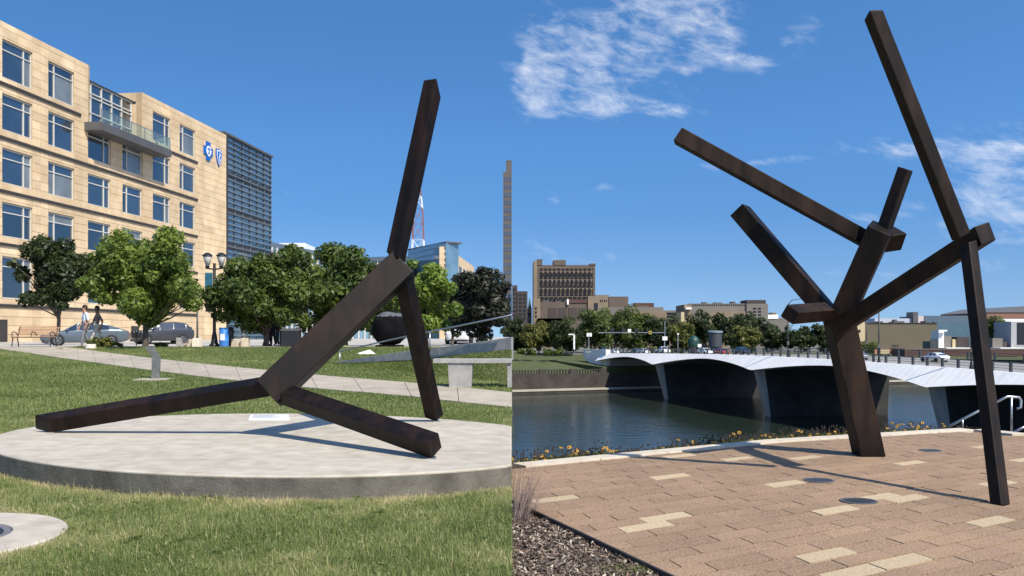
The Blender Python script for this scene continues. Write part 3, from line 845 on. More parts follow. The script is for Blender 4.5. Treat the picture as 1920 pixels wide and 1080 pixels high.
ob = thing('office_building', 'tan sandstone office block with rows of square windows and a balcony', 'building', FW(10, -12, 1.1))
S0, S1, ZB, ZR = sY(58), sY(112.3), 1.0, 26.5
RS0, RS1 = sY(83.5), sY(92.6)                                                 # recess with the glazed top floor
wcols = [sY(65.9) - 5.8, sY(65.9)] + [sY(71.7 + 5.76 * k) for k in range(6)]
WW = 3.68
rows = [(22.1, 25.1), (17.95, 20.8), (13.75, 16.5), (9.5, 12.2), (4.6, 7.9)]
zrec = 21.1                                                                    # floor of the recess
w_ = MB()
# solid walls behind the stone panels, with real openings left between
zs = sorted({ZB, ZR} | {z for r in rows for z in r} | {zrec})
holes = []
for ci, s in enumerate(wcols):
    for ri, (a, b) in enumerate(rows):
        if ri == 0 and s + WW > RS0 and s < RS1: continue
        holes.append((s, s + WW, a, b, ci, ri))
bk = MB()
def solid(z0, z1, hol, d0, d1, mb):
    cur = S0
    for a, b in sorted(hol):
        if a > cur: fbox(mb, cur, a, d0, d1, z0, z1)
        cur = max(cur, b)
    if cur < S1: fbox(mb, cur, S1, d0, d1, z0, z1)
for z0, z1 in zip(zs, zs[1:]):
    hol = [(h[0], h[1]) for h in holes if h[2] < (z0 + z1) / 2 < h[3]]
    if (z0 + z1) / 2 > zrec: hol = hol + [(RS0, RS1)]
    solid(z0, z1, hol, -.6, -.055, bk)
bk.build('wall', M['stone_back'], ob)
core = MB(); fbox(core, S0 + .2, S1 - .4, -23.5, -.9, ZB, zrec - .3); core.build('core', M['slate'], ob)
fbox(MB(), S0 + .2, RS0 - .55, -23.4, -.9, zrec - .3, ZR - 1.21).build('core', M['slate'], ob); fbox(MB(), RS1 + .55, S1 - .4, -23.4, -.9, zrec - .3, ZR - 1.21).build('core', M['slate'], ob)
fbox(MB(), RS0 - .5, RS1 + .5, -23.4, -2.65, zrec - .3, ZR - 1.21).build('core', M['slate'], ob)
rf = MB(); fbox(rf, S0, RS0, -24, -.7, ZR - 1.2, ZR - .9); fbox(rf, RS1, S1, -24, -.7, ZR - 1.2, ZR - .9); rf.build('roof', M['slate'], ob)
# end wall towards the glass tower, and the return of the recess
fbox(MB(), S1 - .35, S1, -24, -.62, ZB, ZR).build('side_wall', M['stone'], ob); fbox(MB(), RS1, RS1 + .5, -6, -.62, zrec, ZR - .02).build('side_wall', M['stone'], ob); fbox(MB(), RS0 - .5, RS0, -6, -.62, zrec, ZR - .02).build('side_wall', M['stone'], ob)
# dark bands under the sills
for z, a, b in ((21.45, S0, sY(82.0)), (21.45, sY(93.6), sY(104.6)), (17.15, S0, sY(104.6)), (12.95, S0, sY(104.6)), (8.75, S0, sY(104.6)), (3.9, S0, sY(104.6))):
    fbox(MB(), a, b, -.05, .10, z, z + .24).build('band', M['darkmetal'], ob)
# stone panels, one by one
course = .715
pan = []
z = ZB
splits = sorted([S0, S1, sY(106.3), sY(109.3)] + [s for c in wcols for s in (c - .02, c + WW + .02)] + [c + WW + (5.8 - WW) / 2 for c in wcols] + [c + WW / 2 for c in wcols])
zc = [ZB]
while zc[-1] < ZR - .3: zc.append(min(zc[-1] + course, ZR))
pz_list = sorted(set(zc))
for z0, z1 in zip(pz_list, pz_list[1:]):
    for a, b in zip(splits, splits[1:]):
        if b - a < .1: continue
        # subtract windows, recess: keep the part of the course outside
        segs = [(z0, z1)]
        blk = [(h[2] - .03, h[3] + .03) for h in holes if h[0] - .03 <= (a + b) / 2 <= h[1] + .03]
        if RS0 < (a + b) / 2 < RS1: blk.append((zrec, ZR + 1))
        for p, q in blk:
            ns = []
            for u, v in segs:
                if q <= u or p >= v: ns.append((u, v))
                else:
                    if p > u + .08: ns.append((u, p))
                    if q < v - .08: ns.append((q, v))
            segs = ns
        for u, v in segs:
            aa, b2 = a, b
            if u >= zrec - .3 and aa < RS0 < b2: b2 = RS0
            if u >= zrec - .3 and aa < RS1 < b2: aa = RS1
            if b2 - aa < .12: continue
            pan.append((aa, b2, u, v))
cube = MB(); cube.box(-.5, .5, -.5, .5, -.5, .5); cube_me = cube.mesh('stone_panel'); cube_me.materials.append(M['stone'])
def pvis(p):
    Y = FY0 + (p[0] + p[1]) / 2 * fd.y
    return (p[1] - p[0]) * (p[3] - p[2]) / Y ** 3 if Y > 70.5 else -1
pan.sort(key=lambda p: -pvis(p))
rest = MB(); rngp = random.Random(9)
for k, (a, b, u, v) in enumerate(pan):
    d = rngp.uniform(-.008, .008)
    if k < 296:
        inst('stone_panel', cube_me, ob, FW((a + b) / 2, -.03 + d, (u + v) / 2), (0, 0, FROT), (b - a - .035, .05, v - u - .03))
    else:
        fbox(rest, a + .017, b - .017, -.055 + d, -.005 + d, u + .015, v - .015)
tag(rest.build('stone_field', M['stone'], ob), kind='stuff')
wrng = random.Random(21)
# windows: frame with mullion and transom, panes set back
for (a, b, z0, z1, ci, ri) in holes:
    left = (ci % 2 == 1)
    sm = a + .95 if left else b - .95
    zt_ = z1 - .80
    fr = MB(); t = .075
    for s in (a, sm - t / 2, b - t): fbox(fr, s, s + t, -.30, -.12, z0, z1)
    for zz in (z0, zt_, z1 - t): fbox(fr, a, b, -.295, -.125, zz, zz + t)
    wobj = fr.build('window', M['mullion'], ob)
    for (s, e) in ((a + t, sm - t / 2), (sm + t / 2, b - t)):
        for (u, v) in ((z0 + t, zt_), (zt_ + t, z1 - t)):
            fbox(MB(), s - .02, e + .02, -.24, -.21, u - .02, v + .02).build('pane', M[wrng.choice(['glass'] * 5 + ['glass_dark'] * 2 + ['glass_blind'] * (3 if u > z0 + 1 else 1))], wobj)
# recessed glass top floor and balcony
gl = MB(); fbox(gl, RS0 + .05, RS1 - .05, -1.3, -1.2, zrec, ZR - 1.0); gz = gl.build('glass_wall', M['glass'], ob)
mu = MB()
for k in range(6):
    s = RS0 + .1 + (RS1 - RS0 - .3) * k / 5; fbox(mu, s, s + .1, -1.2, -1.08, zrec, ZR - 1.0)
for zz in (zrec + .1, 22.6, 24.1, 24.45, ZR - 1.1): fbox(mu, RS0 + .05, RS1 - .05, -1.2, -1.06, zz, zz + .1)
mu.build('frame', M['mullion'], gz)
fbox(MB(), RS0 + .02, RS1 - .02, -1.6, -1.0, ZR - 1.0, ZR - .85).build('canopy', M['darkmetal'], ob)
bal = fbox(MB(), sY(82.6), sY(95.4), -1.0, 1.7, zrec - .75, zrec).build('balcony', M['slate'], ob)
clear = mat('balustrade_glass', (.65, .78, .78), rough=.02, var=.02); clear.node_tree.nodes['Principled BSDF'].inputs['Transmission Weight'].default_value = .92; clear.node_tree.nodes['Principled BSDF'].inputs['IOR'].default_value = 1.08
n_ = 5; b0, b1 = sY(82.7), sY(95.3)
for k in range(n_):
    s0 = b0 + (b1 - b0) * k / n_ + .04; s1 = b0 + (b1 - b0) * (k + 1) / n_ - .04
    fbox(MB(), s0, s1, 1.58, 1.60, zrec + .03, zrec + 1.15).build('glass_panel', clear, bal)
fbox(MB(), b1 - .06, b1 - .04, -.05, 1.55, zrec + .03, zrec + 1.15).build('glass_panel', clear, bal)
rl = MB(); fbox(rl, b0, b1, 1.55, 1.62, zrec + 1.15, zrec + 1.2); fbox(rl, b1 - .07, b1, -.05, 1.55, zrec + 1.15, zrec + 1.2)
for k in range(n_ + 1):
    s = b0 + (b1 - b0 - .06) * k / n_; fbox(rl, s, s + .06, 1.56, 1.615, zrec, zrec + 1.16)
rl.build('handrail', M['steel'], bal)
# ground-floor shop windows and service doors
for a, b, z0, z1 in ((sY(70.4), sY(72.2), 1.0, 2.9), (sY(80.2), sY(81.8), 1.05, 2.3), (sY(90.5), sY(91.9), 1.0, 2.6), (sY(101.5), sY(103.2), 1.0, 2.6)):
    fbox(MB(), a, b, -.03, .06, z0, z1).build('louvre', M['darkmetal'], ob)

# sign on the facade: blue cross with a figure disc and a blue shield
blue = mat('sign_blue', lin(0, 92, 175), rough=.4, var=.04); wht = mat('sign_white', (.82, .82, .80), rough=.4, var=.02)
sg = thing('wall_sign', 'blue cross and blue shield sign mounted on the sandstone facade', 'sign', FW(sY(107.3), .1, 23))
cs, cz = sY(107.2), 23.45
def fpoly(mb, pts, d0, d1):
    n = len(pts); mb.extrude([FW(s, d0, z) for s, z in pts], fn * (d1 - d0))
r, a = 1.08, .48
cross = [(-a, -r), (a, -r), (a, -a), (r, -a), (r, a), (a, a), (a, r), (-a, r), (-a, a), (-r, a), (-r, -a), (-a, -a)]
m_ = MB(); fpoly(m_, [(cs + x, cz + y) for x, y in cross], .0, .16); m_.build('cross', blue, sg)
m_ = MB(); fpoly(m_, [(cs + .62 * math.cos(t * math.pi / 14), cz + .62 * math.sin(t * math.pi / 14)) for t in range(28)], .16, .19); disc = m_.build('disc', wht, sg)
m_ = MB()
fpoly(m_, [(cs + .13 * math.cos(t * math.pi / 8), cz + .34 + .13 * math.sin(t * math.pi / 8)) for t in range(16)], .19, .21)
for x0, y0, x1, y1 in ((0, .17, -.42, .23), (0, .17, .42, .23), (0, -.08, -.32, -.46), (0, -.08, .32, -.46)):
    nx_, ny_ = -(y1 - y0), x1 - x0; L = math.hypot(nx_, ny_); nx_, ny_ = nx_ / L * .065, ny_ / L * .065
    fpoly(m_, [(cs + x0 + nx_, cz + y0 + ny_), (cs + x0 - nx_, cz + y0 - ny_), (cs + x1 - nx_, cz + y1 - ny_), (cs + x1 + nx_, cz + y1 + ny_)], .19, .21)
fpoly(m_, [(cs - .1, cz + .21), (cs - .1, cz - .15), (cs + .1, cz - .15), (cs + .1, cz + .21)], .189, .2095)
m_.build('figure', blue, disc)
ss, sz = sY(110.05), 23.3
shield = [(-1.05, 1.35), (-.5, 1.25), (0, 1.5), (.5, 1.25), (1.05, 1.35), (1.08, .3), (.8, -.6), (.4, -1.2), (0, -1.6), (-.4, -1.2), (-.8, -.6), (-1.08, .3)]
for k, (mt, nm, d0, d1) in enumerate(((blue, 'shield', 0, .14), (wht, 'border', .14, .165), (blue, 'field', .165, .19))):
    f = (.70, .60, .49)[k]; m_ = MB(); fpoly(m_, [(ss + x * f, sz + y * f) for x, y in shield], d0, d1); m_.build(nm, mt, sg)
m_ = MB(); fpoly(m_, [(ss - .05, sz - .6), (ss + .05, sz - .6), (ss + .05, sz + .56), (ss - .05, sz + .56)], .19, .205)
pts = [(ss + .17 * math.sin(i * 1.15), sz - .46 + i * .105) for i in range(10)]
for (p, q) in zip(pts, pts[1:]):
    fpoly(m_, [(p[0] - .07, p[1]), (p[0] + .07, p[1]), (q[0] + .07, q[1]), (q[0] - .07, q[1])], .2, .212)
m_.build('snake_staff', wht, sg)

# glass tower with horizontal fins
tw = thing('glass_tower', 'dark glass tower with close horizontal metal fins beside the sandstone block', 'building', FW(sY(118), -6, 1.1))
T0, T1 = S1 + .05, sY(128.0); TZ = 26.75
fbox(MB(), T0, T1, -14, -.6, 1.0, TZ).build('glass_wall', M['glass_teal'], tw)
fbox(MB(), T0, T0 + 1.0, -.6, -.25, 1.0, TZ + .02).build('corner_pier', M['darkmetal'], tw)
fbox(MB(), T0, T1, -14, -.2, TZ, TZ + .25).build('roof', M['slate'], tw)
finm = mat('fin_metal', (.15, .185, .215), rough=.45, metal=.3, var=.1)
fz = fbox(MB(), -.5, .5, 0, .1, 0, .1)
zz = 1.6
while zz < TZ - .2:
    fbox(MB(), T0 + 1.0, T1 + .05, -.6, -.34, zz, zz + .07).build('fin', finm, tw); zz += .70
for k in range(7):
    s = T0 + 1.2 + (T1 - T0 - 1.4) * k / 6
    fbox(MB(), s, s + .12, -.6, -.45, 1.0, TZ).build('mullion', finm, tw)
for k in range(4):
    zz = 8 + k * 4.5; fbox(MB(), T0 + 1.05, T1, -.598, -.57, zz, zz + .9).build('spandrel', M['slate'], tw)
# end of the tower facing the park
for k in range(int((TZ - 2) / 1.4)):
    fbox(MB(), T1 - .02, T1 + .1, -14, -.62, 1.6 + k * 1.4, 1.75 + k * 1.4).build('fin', finm, tw)

# low curved glass wing linking the tower to the far block
cw = thing('curved_wing', 'long low curved glass wing seen above the street trees', 'building', W(640, 648, 150))
cpts = [W(px, 648, Y) for px, Y in ((505, 140), (560, 151), (620, 158), (690, 161), (765, 158))]
ztop = [16.2, 16.4, 15.9, 15.6, 15.6]
wall = MB(); bd = MB(); bands = []
for i in range(4):
    a, b = cpts[i], cpts[i + 1]; za, zb_ = ztop[i], ztop[i + 1]; bkv = Vector((0, 12, 0))
    wall.hexa([(a.x, a.y, 1), (b.x, b.y, 1), (b.x, b.y + 12, 1), (a.x, a.y + 12, 1), (a.x, a.y, za), (b.x, b.y, zb_), (b.x, b.y + 12, zb_), (a.x, a.y + 12, za)])
    for k in range(4):
        f = lambda t, z: z - .2 - t * 4.0
        q = MB(); z0a, z0b = za - .15 - k * 3.9, zb_ - .15 - k * 3.9
        q.hexa([(a.x, a.y - .35, z0a - .6), (b.x, b.y - .35, z0b - .6), (b.x, b.y - .02, z0b - .6), (a.x, a.y - .02, z0a - .6), (a.x, a.y - .35, z0a), (b.x, b.y - .35, z0b), (b.x, b.y - .02, z0b), (a.x, a.y - .02, z0a)])
        q.build('band', M['white'] if k == 1 else finm, cw)
        for m in range(6):
            p = a.lerp(b, (m + .5) / 6); z1 = z0a + (z0b - z0a) * (m + .5) / 6 - .6
            MB().box(p.x - .1, p.x + .1, p.y - .2, p.y - .03 + .4, max(z1 - 3.3, 1.0), z1 - .002).build('mullion', M['mullion'], cw)
wall.build('glass_wall', M['glass_teal'], cw)
pa, pb_ = W(522, 640, 156), W(577, 640, 158)
MB().box(pa.x, pb_.x, 156, 164, 14.5, 17.6).build('penthouse', M['white'], cw)

# far block: glass corner and a stone end with two rows of windows
fb = thing('far_office_block', 'far office block with teal glass corner and pale stone end wall', 'building', W(835, 648, 165))
A = W(765, 470, 172); B = W(815, 458, 160); C = W(836, 456, 158); D = W(840, 466, 160); E_ = W(889, 489, 205)
def vwall(mb, p, q, z0, z1a, z1b, th):
    t = Vector((q.x - p.x, q.y - p.y, 0)).normalized(); nrm = Vector((t.y, -t.x, 0))
    if nrm.y > 0: nrm = -nrm
    bk_ = -nrm * th
    return mb.hexa([(p.x, p.y, z0), (q.x, q.y, z0), (q.x + bk_.x, q.y + bk_.y, z0), (p.x + bk_.x, p.y + bk_.y, z0), (p.x, p.y, z1a), (q.x, q.y, z1b), (q.x + bk_.x, q.y + bk_.y, z1b), (p.x + bk_.x, p.y + bk_.y, z1a)])
zf = 17.8
vwall(MB(), A, B, 1, zf, zf, 3).build('glass_wall', M['glass_teal'], fb)
B2 = Vector((B.x + .01, B.y, 0)); C2 = Vector((C.x, C.y, 0)); vwall(MB(), B2, C2, 1, zf + .02, zf + .02, 3).build('glass_wall', M['glass_teal'], fb)
for k in range(16):
    z = 2 + k * 1.0
    vwall(MB(), Vector((A.x, A.y - .2, 0)), Vector((B.x, B.y - .2, 0)), z, z + .1, z + .1, .18).build('fin', finm, fb)
    vwall(MB(), Vector((B.x + .05, B.y - .2, 0)), Vector((C.x, C.y - .2, 0)), z, z + .1, z + .1, .18).build('fin', finm, fb)
C3 = Vector((C.x + .05, C.y + .1, 0)); E3 = Vector((E_.x, E_.y, 0))
vwall(MB(), C3, E3, 1, zf - .6, zf - .6, 1.2).build('stone_wall', M['stone'], fb)
tdir = (E3 - C3).normalized(); tn_ = Vector((tdir.y, -tdir.x, 0)); tl = (E3 - C3).length
for k in range(6):
    for z0, z1 in ((12.6, 15.2), (8.6, 11.2)):
        s = tl * (.10 + .148 * k); p = C3 + tdir * s; q = C3 + tdir * (s + tl * .08)
        if tn_.x < 0: tn_ = -tn_
        MB().hexa([(v.x, v.y, z) for z in (z0, z1) for v in (p - tn_ * .3, q - tn_ * .3, q + tn_ * .06, p + tn_ * .06)]).build('window', M['glass'], fb)
vwall(MB(), Vector((A.x, A.y, 0)), C2, zf + .03, zf + .3, zf + .3, 3.2).build('roof', M['slate'], fb)

# lattice radio mast
ms = thing('radio_mast', 'red and white lattice mast standing behind the far office block', 'mast', W(784, 648, 230))
red = mat('mast_red', lin(135, 85, 75), rough=.6, var=.15); base = W(784, 640, 230)
def half(z): return 1.75 - (z - 15) * .032 if z < 34 else max(1.1 - (z - 34) * .10, .16)
zlev = [14, 18, 22, 26, 30, 34, 37, 40, 43]
for i, (z0, z1) in enumerate(zip(zlev, zlev[1:])):
    q = MB(); h0, h1 = half(z0), half(z1)
    cs0 = [Vector((base.x + sx * h0, base.y + sy * h0, z0)) for sx, sy in ((-1, -1), (1, -1), (1, 1), (-1, 1))]
    cs1 = [Vector((base.x + sx * h1, base.y + sy * h1, z1)) for sx, sy in ((-1, -1), (1, -1), (1, 1), (-1, 1))]
    for k in range(4):
        q.tube([cs0[k], cs1[k]], .09, 5); q.tube([cs0[k], cs1[(k + 1) % 4]], .045, 4); q.tube([cs0[(k + 1) % 4], cs1[k]], .045, 4); q.tube([cs1[k], cs1[(k + 1) % 4]], .045, 4)
    q.build('lattice_section', red if (i % 3 != 2) else M['white'], ms)
MB().tube([(base.x, base.y, 43), (base.x, base.y, 46)], [.12, .05], 6).build('aerial', M['white'], ms)
for z, s in ((31, 1.3), (35, 1.0)): MB().lathe([(.05, 0), (.8, .25), (.85, .4)], (base.x - s, base.y - 1.6, z), 14, (-.4, -1, 0)).build('dish', M['white'], ms)

# slender downtown tower
tz = W(952, 648, 420)
sk = thing('skyscraper', 'grey brown downtown tower rising above the dark trees', 'building', (tz.x, 420, 1.1))
skm = mat('tower_stone', (.10, .085, .076), rough=.8, var=.12, scale=.2); x0 = (943.5 - 960) / F * 420; x1 = -.15
zt1 = EYE + (HZ - 322) / F * 420; zt2 = EYE + (HZ - 300) / F * 420
MB().box(x0, x1, 420, 434, 1.0, zt1).build('shaft', skm, sk)
MB().box(x0 + 1.3, x1, 421, 433, zt1 + .003, zt2).build('crown', skm, sk)
for k in range(20):
    z = zt1 - 2.5 - k * 3.6
    for m in range(3):
        MB().box(x0 + .5 + m * 1.25, x0 + 1.1 + m * 1.25, 419.85, 420.2, z - 2.0, z).build('window', M['glass'], sk)

# ================================================================== trees
bark = mat('bark', (.060, .046, .036), rough=.95, c2=(.12, .095, .075), scale=6, detail=9, bump=.6, bscale=30)
def leaf_cloud(C, Rr, n, size, rg, tint0, up=.35):
    """n leaves spread over clumps: C (k,3) centres with radii Rr (k)"""
    k = rg.choice(len(C), n, p=(Rr ** 2) / (Rr ** 2).sum())
    d = rg.normal(0, 1, (n, 3)); d /= np.linalg.norm(d, axis=1)[:, None]
    r = Rr[k] * rg.uniform(.35, 1.12, n) ** .6
    P = C[k] + d * r[:, None] * np.array([1, 1, .82])
    nrm = d * .8 + rg.normal(0, .55, (n, 3)) + np.array([0, 0, up]); nrm /= np.linalg.norm(nrm, axis=1)[:, None]
    a = np.cross(nrm, rg.normal(0, 1, (n, 3))); a /= np.linalg.norm(a, axis=1)[:, None] + 1e-9; b = np.cross(nrm, a)
    s = size * (.45 + 1.1 * rg.uniform(0, 1, n) ** 1.4)[:, None]
    vs = np.stack([P - a * s * .55, P + b * s * .30 + nrm * s * .08, P + a * s * .6, P - b * s * .30 + nrm * s * .08], 1).reshape(-1, 3)
    fs = np.arange(n)[:, None] * 4 + np.array([[0, 1, 2, 3]])
    tn = np.clip(tint0 + (rg.normal(0, .16, len(C)))[k] + rg.normal(0, .2, n) + .10 * (d[:, 2]), 0, 1)  # clump tops tinted lighter: sun highlights put into the leaf colour
    return vs, fs, np.repeat(tn, 4)
def tree(name, label, base, height, width, cbase, mt, seed, nleaf, leaf, tr=.14, group=None, nclump=64, depth=1.0, lean=0.0, cone=.0, tint=.45, cat='tree', rfac=1.0):
    rg = np.random.default_rng(seed)
    root = thing(name, label, cat, base, group)
    bx, by, bz = base; hw = width / 2; hc = (height - cbase) / 2; cz = cbase + hc
    C = []; Rr = []
    while len(C) < nclump:
        d = rg.normal(0, 1, 3); d /= np.linalg.norm(d); q = rg.uniform(.2, 1.0)
        zz = d[2] * q; taper = 1 - cone * max(zz, 0); wob = 1 + .2 * math.sin(3 * math.atan2(d[1], d[0]) + seed) + .10 * math.sin(5 * d[2] + seed * 2)
        C.append((d[0] * q * hw * taper * wob + lean * zz, d[1] * q * hw * depth * taper * wob, cz + zz * hc)); Rr.append(min(hw, hc) * rg.uniform(.15, .40) * (1.15 - .35 * q) * rfac)
    C = np.array(C); Rr = np.array(Rr)
    vs, fs, tn = leaf_cloud(C, Rr, nleaf, leaf, rg, tint)
    t = MB(); top = Vector((lean * .2, 0, cz + hc * .35)); f0 = Vector((0, 0, -.03)); mid = Vector((rg.normal(0, .05), rg.normal(0, .05), cbase * .95))
    t.tube([f0, f0.lerp(mid, .08) , f0.lerp(mid, .5), mid, mid.lerp(top, .5), top], [tr * 1.5, tr * 1.08, tr * .95, tr * .85, tr * .5, tr * .12], 9)
    far_ = np.argsort(-np.hypot(C[:, 0] / hw, (C[:, 2] - cz) / hc))
    for i in list(far_[:16]) + list(rg.choice(len(C), min(12, len(C)), replace=False)):
        e = Vector(C[i]); s0 = mid.lerp(top, rg.uniform(-.05, .65)); m2 = s0.lerp(e, .5) + Vector((0, 0, -.05 * width * .3))
        t.tube([s0, m2, e], [tr * .42, tr * .24, tr * .06], 5)
    t.build('trunk', bark, root, smooth=True, local=True)
    o = bpy.data.objects.new('crown', np_mesh('crown', vs, fs, mt, {'tint': tn})); col.objects.link(o); o.parent = root
    return root
LF = {'dark': leaf_mat('leaf_dark', (.034, .055, .019)), 'mid': leaf_mat('leaf_mid', (.078, .125, .030)), 'bright': leaf_mat('leaf_bright', (.115, .195, .036)), 'deep': leaf_mat('leaf_deep', (.020, .026, .016), .15), 'olive': leaf_mat('leaf_olive', (.105, .125, .034)), 'bank': leaf_mat('leaf_bank', (.075, .115, .030), .3)}
def ground_at(px, Y): return Vector(((px - 960) / F * Y, Y, zl(Y) if Y < 47 else 1.02))
def street_tree(label, px, Y, top, wpx, cb_px, mt, seed, n, leaf, **kw):
    b = ground_at(px, Y); s = Y / F; return tree('street_tree', label, b, EYE + (HZ - top) * s - b.z, wpx * s, EYE + (HZ - cb_px) * s - b.z, mt, seed, n, leaf, **kw)
street_tree('dark green street tree behind the bench beside the sandstone wall', 108, 62, 432, 140, 598, LF['dark'], 3, 20000, .28, tr=.14)
street_tree('light green maple with full low crown standing beside the walk', 273, 39.2, 412, 236, 612, leaf_mat('leaf_maple', (.110, .175, .034)), 5, 38000, .18, tr=.13, nclump=90, tint=.55)
street_tree('round green tree behind the double street lamp', 498, 44.5, 455, 186, 632, LF['mid'], 8, 30000, .21, tr=.15, nclump=84, tint=.42)
street_tree('tall green tree partly hidden by the slanting bronze beam', 640, 48, 460, 185, 638, LF['mid'], 12, 26000, .23, tr=.14, nclump=80, tint=.4)
street_tree('bright yellow green tree behind the sculpture leg', 800, 47, 486, 124, 632, LF['bright'], 15, 18000, .20, tr=.11, tint=.6)
street_tree('dense dark round tree beside the glass far block', 906, 55, 497, 122, 634, LF['deep'], 18, 22000, .21, tr=.17, nclump=90, tint=.5)
street_tree('small green tree between bright tree and dark round tree', 848, 60, 520, 70, 628, LF['dark'], 19, 6000, .24, tr=.10)
street_tree('dark green tree standing behind the black head sculpture', 715, 56, 500, 110, 630, LF['dark'], 22, 8000, .26, tr=.12)
# ================================================================== park side: street furniture, people, vehicles
def flip_local(mb): return mb
conc_d = mat('concrete_grey', (.27, .265, .25), rough=.9, c2=(.38, .37, .345), scale=4, detail=9, bump=.25, bscale=60)
wood = mat('bench_wood', (.30, .175, .095), rough=.7, c2=(.42, .27, .16), scale=5, stretch=(1, 8, 8), rnd=.12)
rock = mat('limestone', (.40, .34, .25), rough=.95, c2=(.56, .49, .38), scale=3, detail=9, bump=.4, bscale=20)
weath = mat('weathered_steel', (.14, .145, .135), rough=.55, metal=.4, c2=(.22, .225, .21), scale=6)

# bent metal interpretive sign
b0 = GL(290, 712)
sg2 = thing('interpretive_sign', 'bent grey metal sign post on a small concrete pad in the lawn', 'sign', b0)
k = b0.y / F
def SP(px, py, dy=0.0): return Vector(((px - 960) * k, b0.y + dy, EYE + (HZ - py) * k))
sect = [SP(283, 712), SP(299, 712), SP(300, 668), SP(286, 651), SP(270, 650), SP(284, 671)]
m_ = MB(); m_.extrude([SP(283.5, 712), SP(298.5, 712), SP(300, 669), SP(284.5, 669)], (0, .06, 0)); m_.build('post', weath, sg2, bevel=.004)
m_ = MB(); m_.extrude([SP(284.5, 668.7), SP(300, 668.7), SP(287, 651), SP(270.5, 650.5)], (0, .06, 0)); m_.build('panel', weath, sg2, bevel=.004)
c = b0 + Vector((0, .03, 0)); MB().box(c.x - .42, c.x + .42, c.y - .40, c.y + .42, zl(c.y) - .08, zl(c.y) + .03).build('pad', M['concrete'], sg2)

# concrete ramp wall with steel handrail
rw = thing('ramp_wall', 'low grey concrete ramp wall climbing across the lawn', 'wall', GL(800, 700))
rpx, ry = RPX, RY
for i in range(len(rpx) - 1):
    (xa, ta, ba), (xb, tb, bb) = rpx[i], rpx[i + 1]; ya, yb = ry[i], ry[i + 1]
    a0, a1, c0, c1 = W(xa, ba, ya), W(xa, ta, ya), W(xb, bb, yb), W(xb, tb, yb)
    for p in (a0, a1, c0, c1): p.x = min(p.x, -.01)
    g = Vector((.004, 0, 0)); th = Vector((.05, .28, 0))
    lo = lambda p: Vector((p.x, p.y, p.z - .3))
    MB().hexa([lo(a0) + g, lo(c0) - g, lo(c0) - g + th * 1, lo(a0) + g + th, a1 + g, c1 - g, c1 - g + th, a1 + g + th]).build('wall_section', conc_d, rw, bevel=.006)
# raised turf behind and in front of the wall keeps the wall bedded in the lawn
hr = thing('handrail', 'thin steel handrail rising beside the concrete ramp wall', 'handrail', GL(640, 685))
hp = [W(628, 661.5, 29.6), W(640, 658, 29.5), W(760, 631, 27.4), W(860, 611, 25.8), W(962, 591, 24.5)]
for p in hp: p.x = min(p.x, -.01)
MB().tube(hp, .024, 8).build('rail', M['steel'], hr, smooth=True)
for px, ty, by_, Y in ((637, 659.5, 684, 29.3), (806, 622, 657, 26.5)):
    t = W(px, ty, Y); MB().tube([(t.x, t.y, zl(t.y) - .1 if px < 700 else W(px, by_, Y).z - .05), t], .020, 8).build('post', M['steel'], hr, smooth=True)

# concrete bench along the walk
cb = thing('concrete_bench', 'long grey concrete slab bench on tapered blocks beside the walk', 'bench', GL(862, 731))
yb0 = GL(862, 730).y + .15
def CB(px, py, dy=0): return W(px, py, yb0 + dy)
q0, q1 = CB(812, 673), CB(959.7, 679.5); z0 = zl(yb0) 
th_ = .105
MB().hexa([(q0.x, yb0, q0.z - th_), (q1.x, yb0 - .02, q0.z - th_), (q1.x, yb0 + .55, q0.z - th_), (q0.x, yb0 + .55, q0.z - th_), (q0.x, yb0, q0.z), (q1.x, yb0 - .02, q0.z), (q1.x, yb0 + .55, q0.z), (q0.x, yb0 + .55, q0.z)]).build('seat', conc_d, cb, bevel=.008)
for pa_, pb2 in ((839, 886), (951, 959.5)):
    a = CB(pa_, 700).x; b = CB(pb2, 700).x; i_ = .04 if pb2 < 955 else .0
    zt2 = q0.z - th_ + .002
    MB().hexa([(a + i_, yb0 + .06, z0 - .06), (b - i_, yb0 + .06, z0 - .06), (b - i_, yb0 + .48, z0 - .06), (a + i_, yb0 + .48, z0 - .06), (a, yb0 + .03, zt2), (b, yb0 + .03, zt2), (b, yb0 + .52, zt2), (a, yb0 + .52, zt2)]).build('leg', conc_d, cb, bevel=.01)

# big black head-like sculpture on a block
hb = ground_at(731, 41.5)
hs_ = thing('head_sculpture', 'huge rough black boulder-like head on a low block', 'sculpture', hb)
blk = mat('black_stone', (.005, .005, .006), rough=.85, spec=.1, var=.4, scale=3, bump=.6, bscale=7); greytop = mat('grey_stone', (.05, .052, .06), rough=.9, c2=(.12, .125, .14), scale=7, bump=.5, bscale=20)
k = 41.5 / F
bm = bmesh.new(); bmesh.ops.create_icosphere(bm, subdivisions=4, radius=1)
rgh = random.Random(2)
from mathutils import noise as mnoise
for v in bm.verts:
    d = v.co.copy(); s = 1 + .07 * mnoise.noise(d * 2.2) + .03 * mnoise.noise(d * 6)
    sq = 1.0 - .10 * max(0, -d.z)
    sg = lambda t, e: math.copysign(abs(t) ** e, t); v.co = Vector((sg(d.x, .8) * 33 * k * s * sq, sg(d.y, .8) * 30 * k * s * sq, 34 * k + sg(d.z, .7) * 31 * k * s))
me = bpy.data.meshes.new('head'); 
for f in bm.faces:
    f.smooth = True; f.material_index = 1 if f.calc_center_median().z > 57 * k else 0
bm.to_mesh(me); bm.free(); me.materials.append(blk); me.materials.append(greytop)
o = bpy.data.objects.new('head', me); col.objects.link(o); o.parent = hs_
MB().box(-24 * k, 24 * k, -22 * k, 22 * k, -.12, 4 * k).build('block', blk, hs_, local=True, bevel=.02)

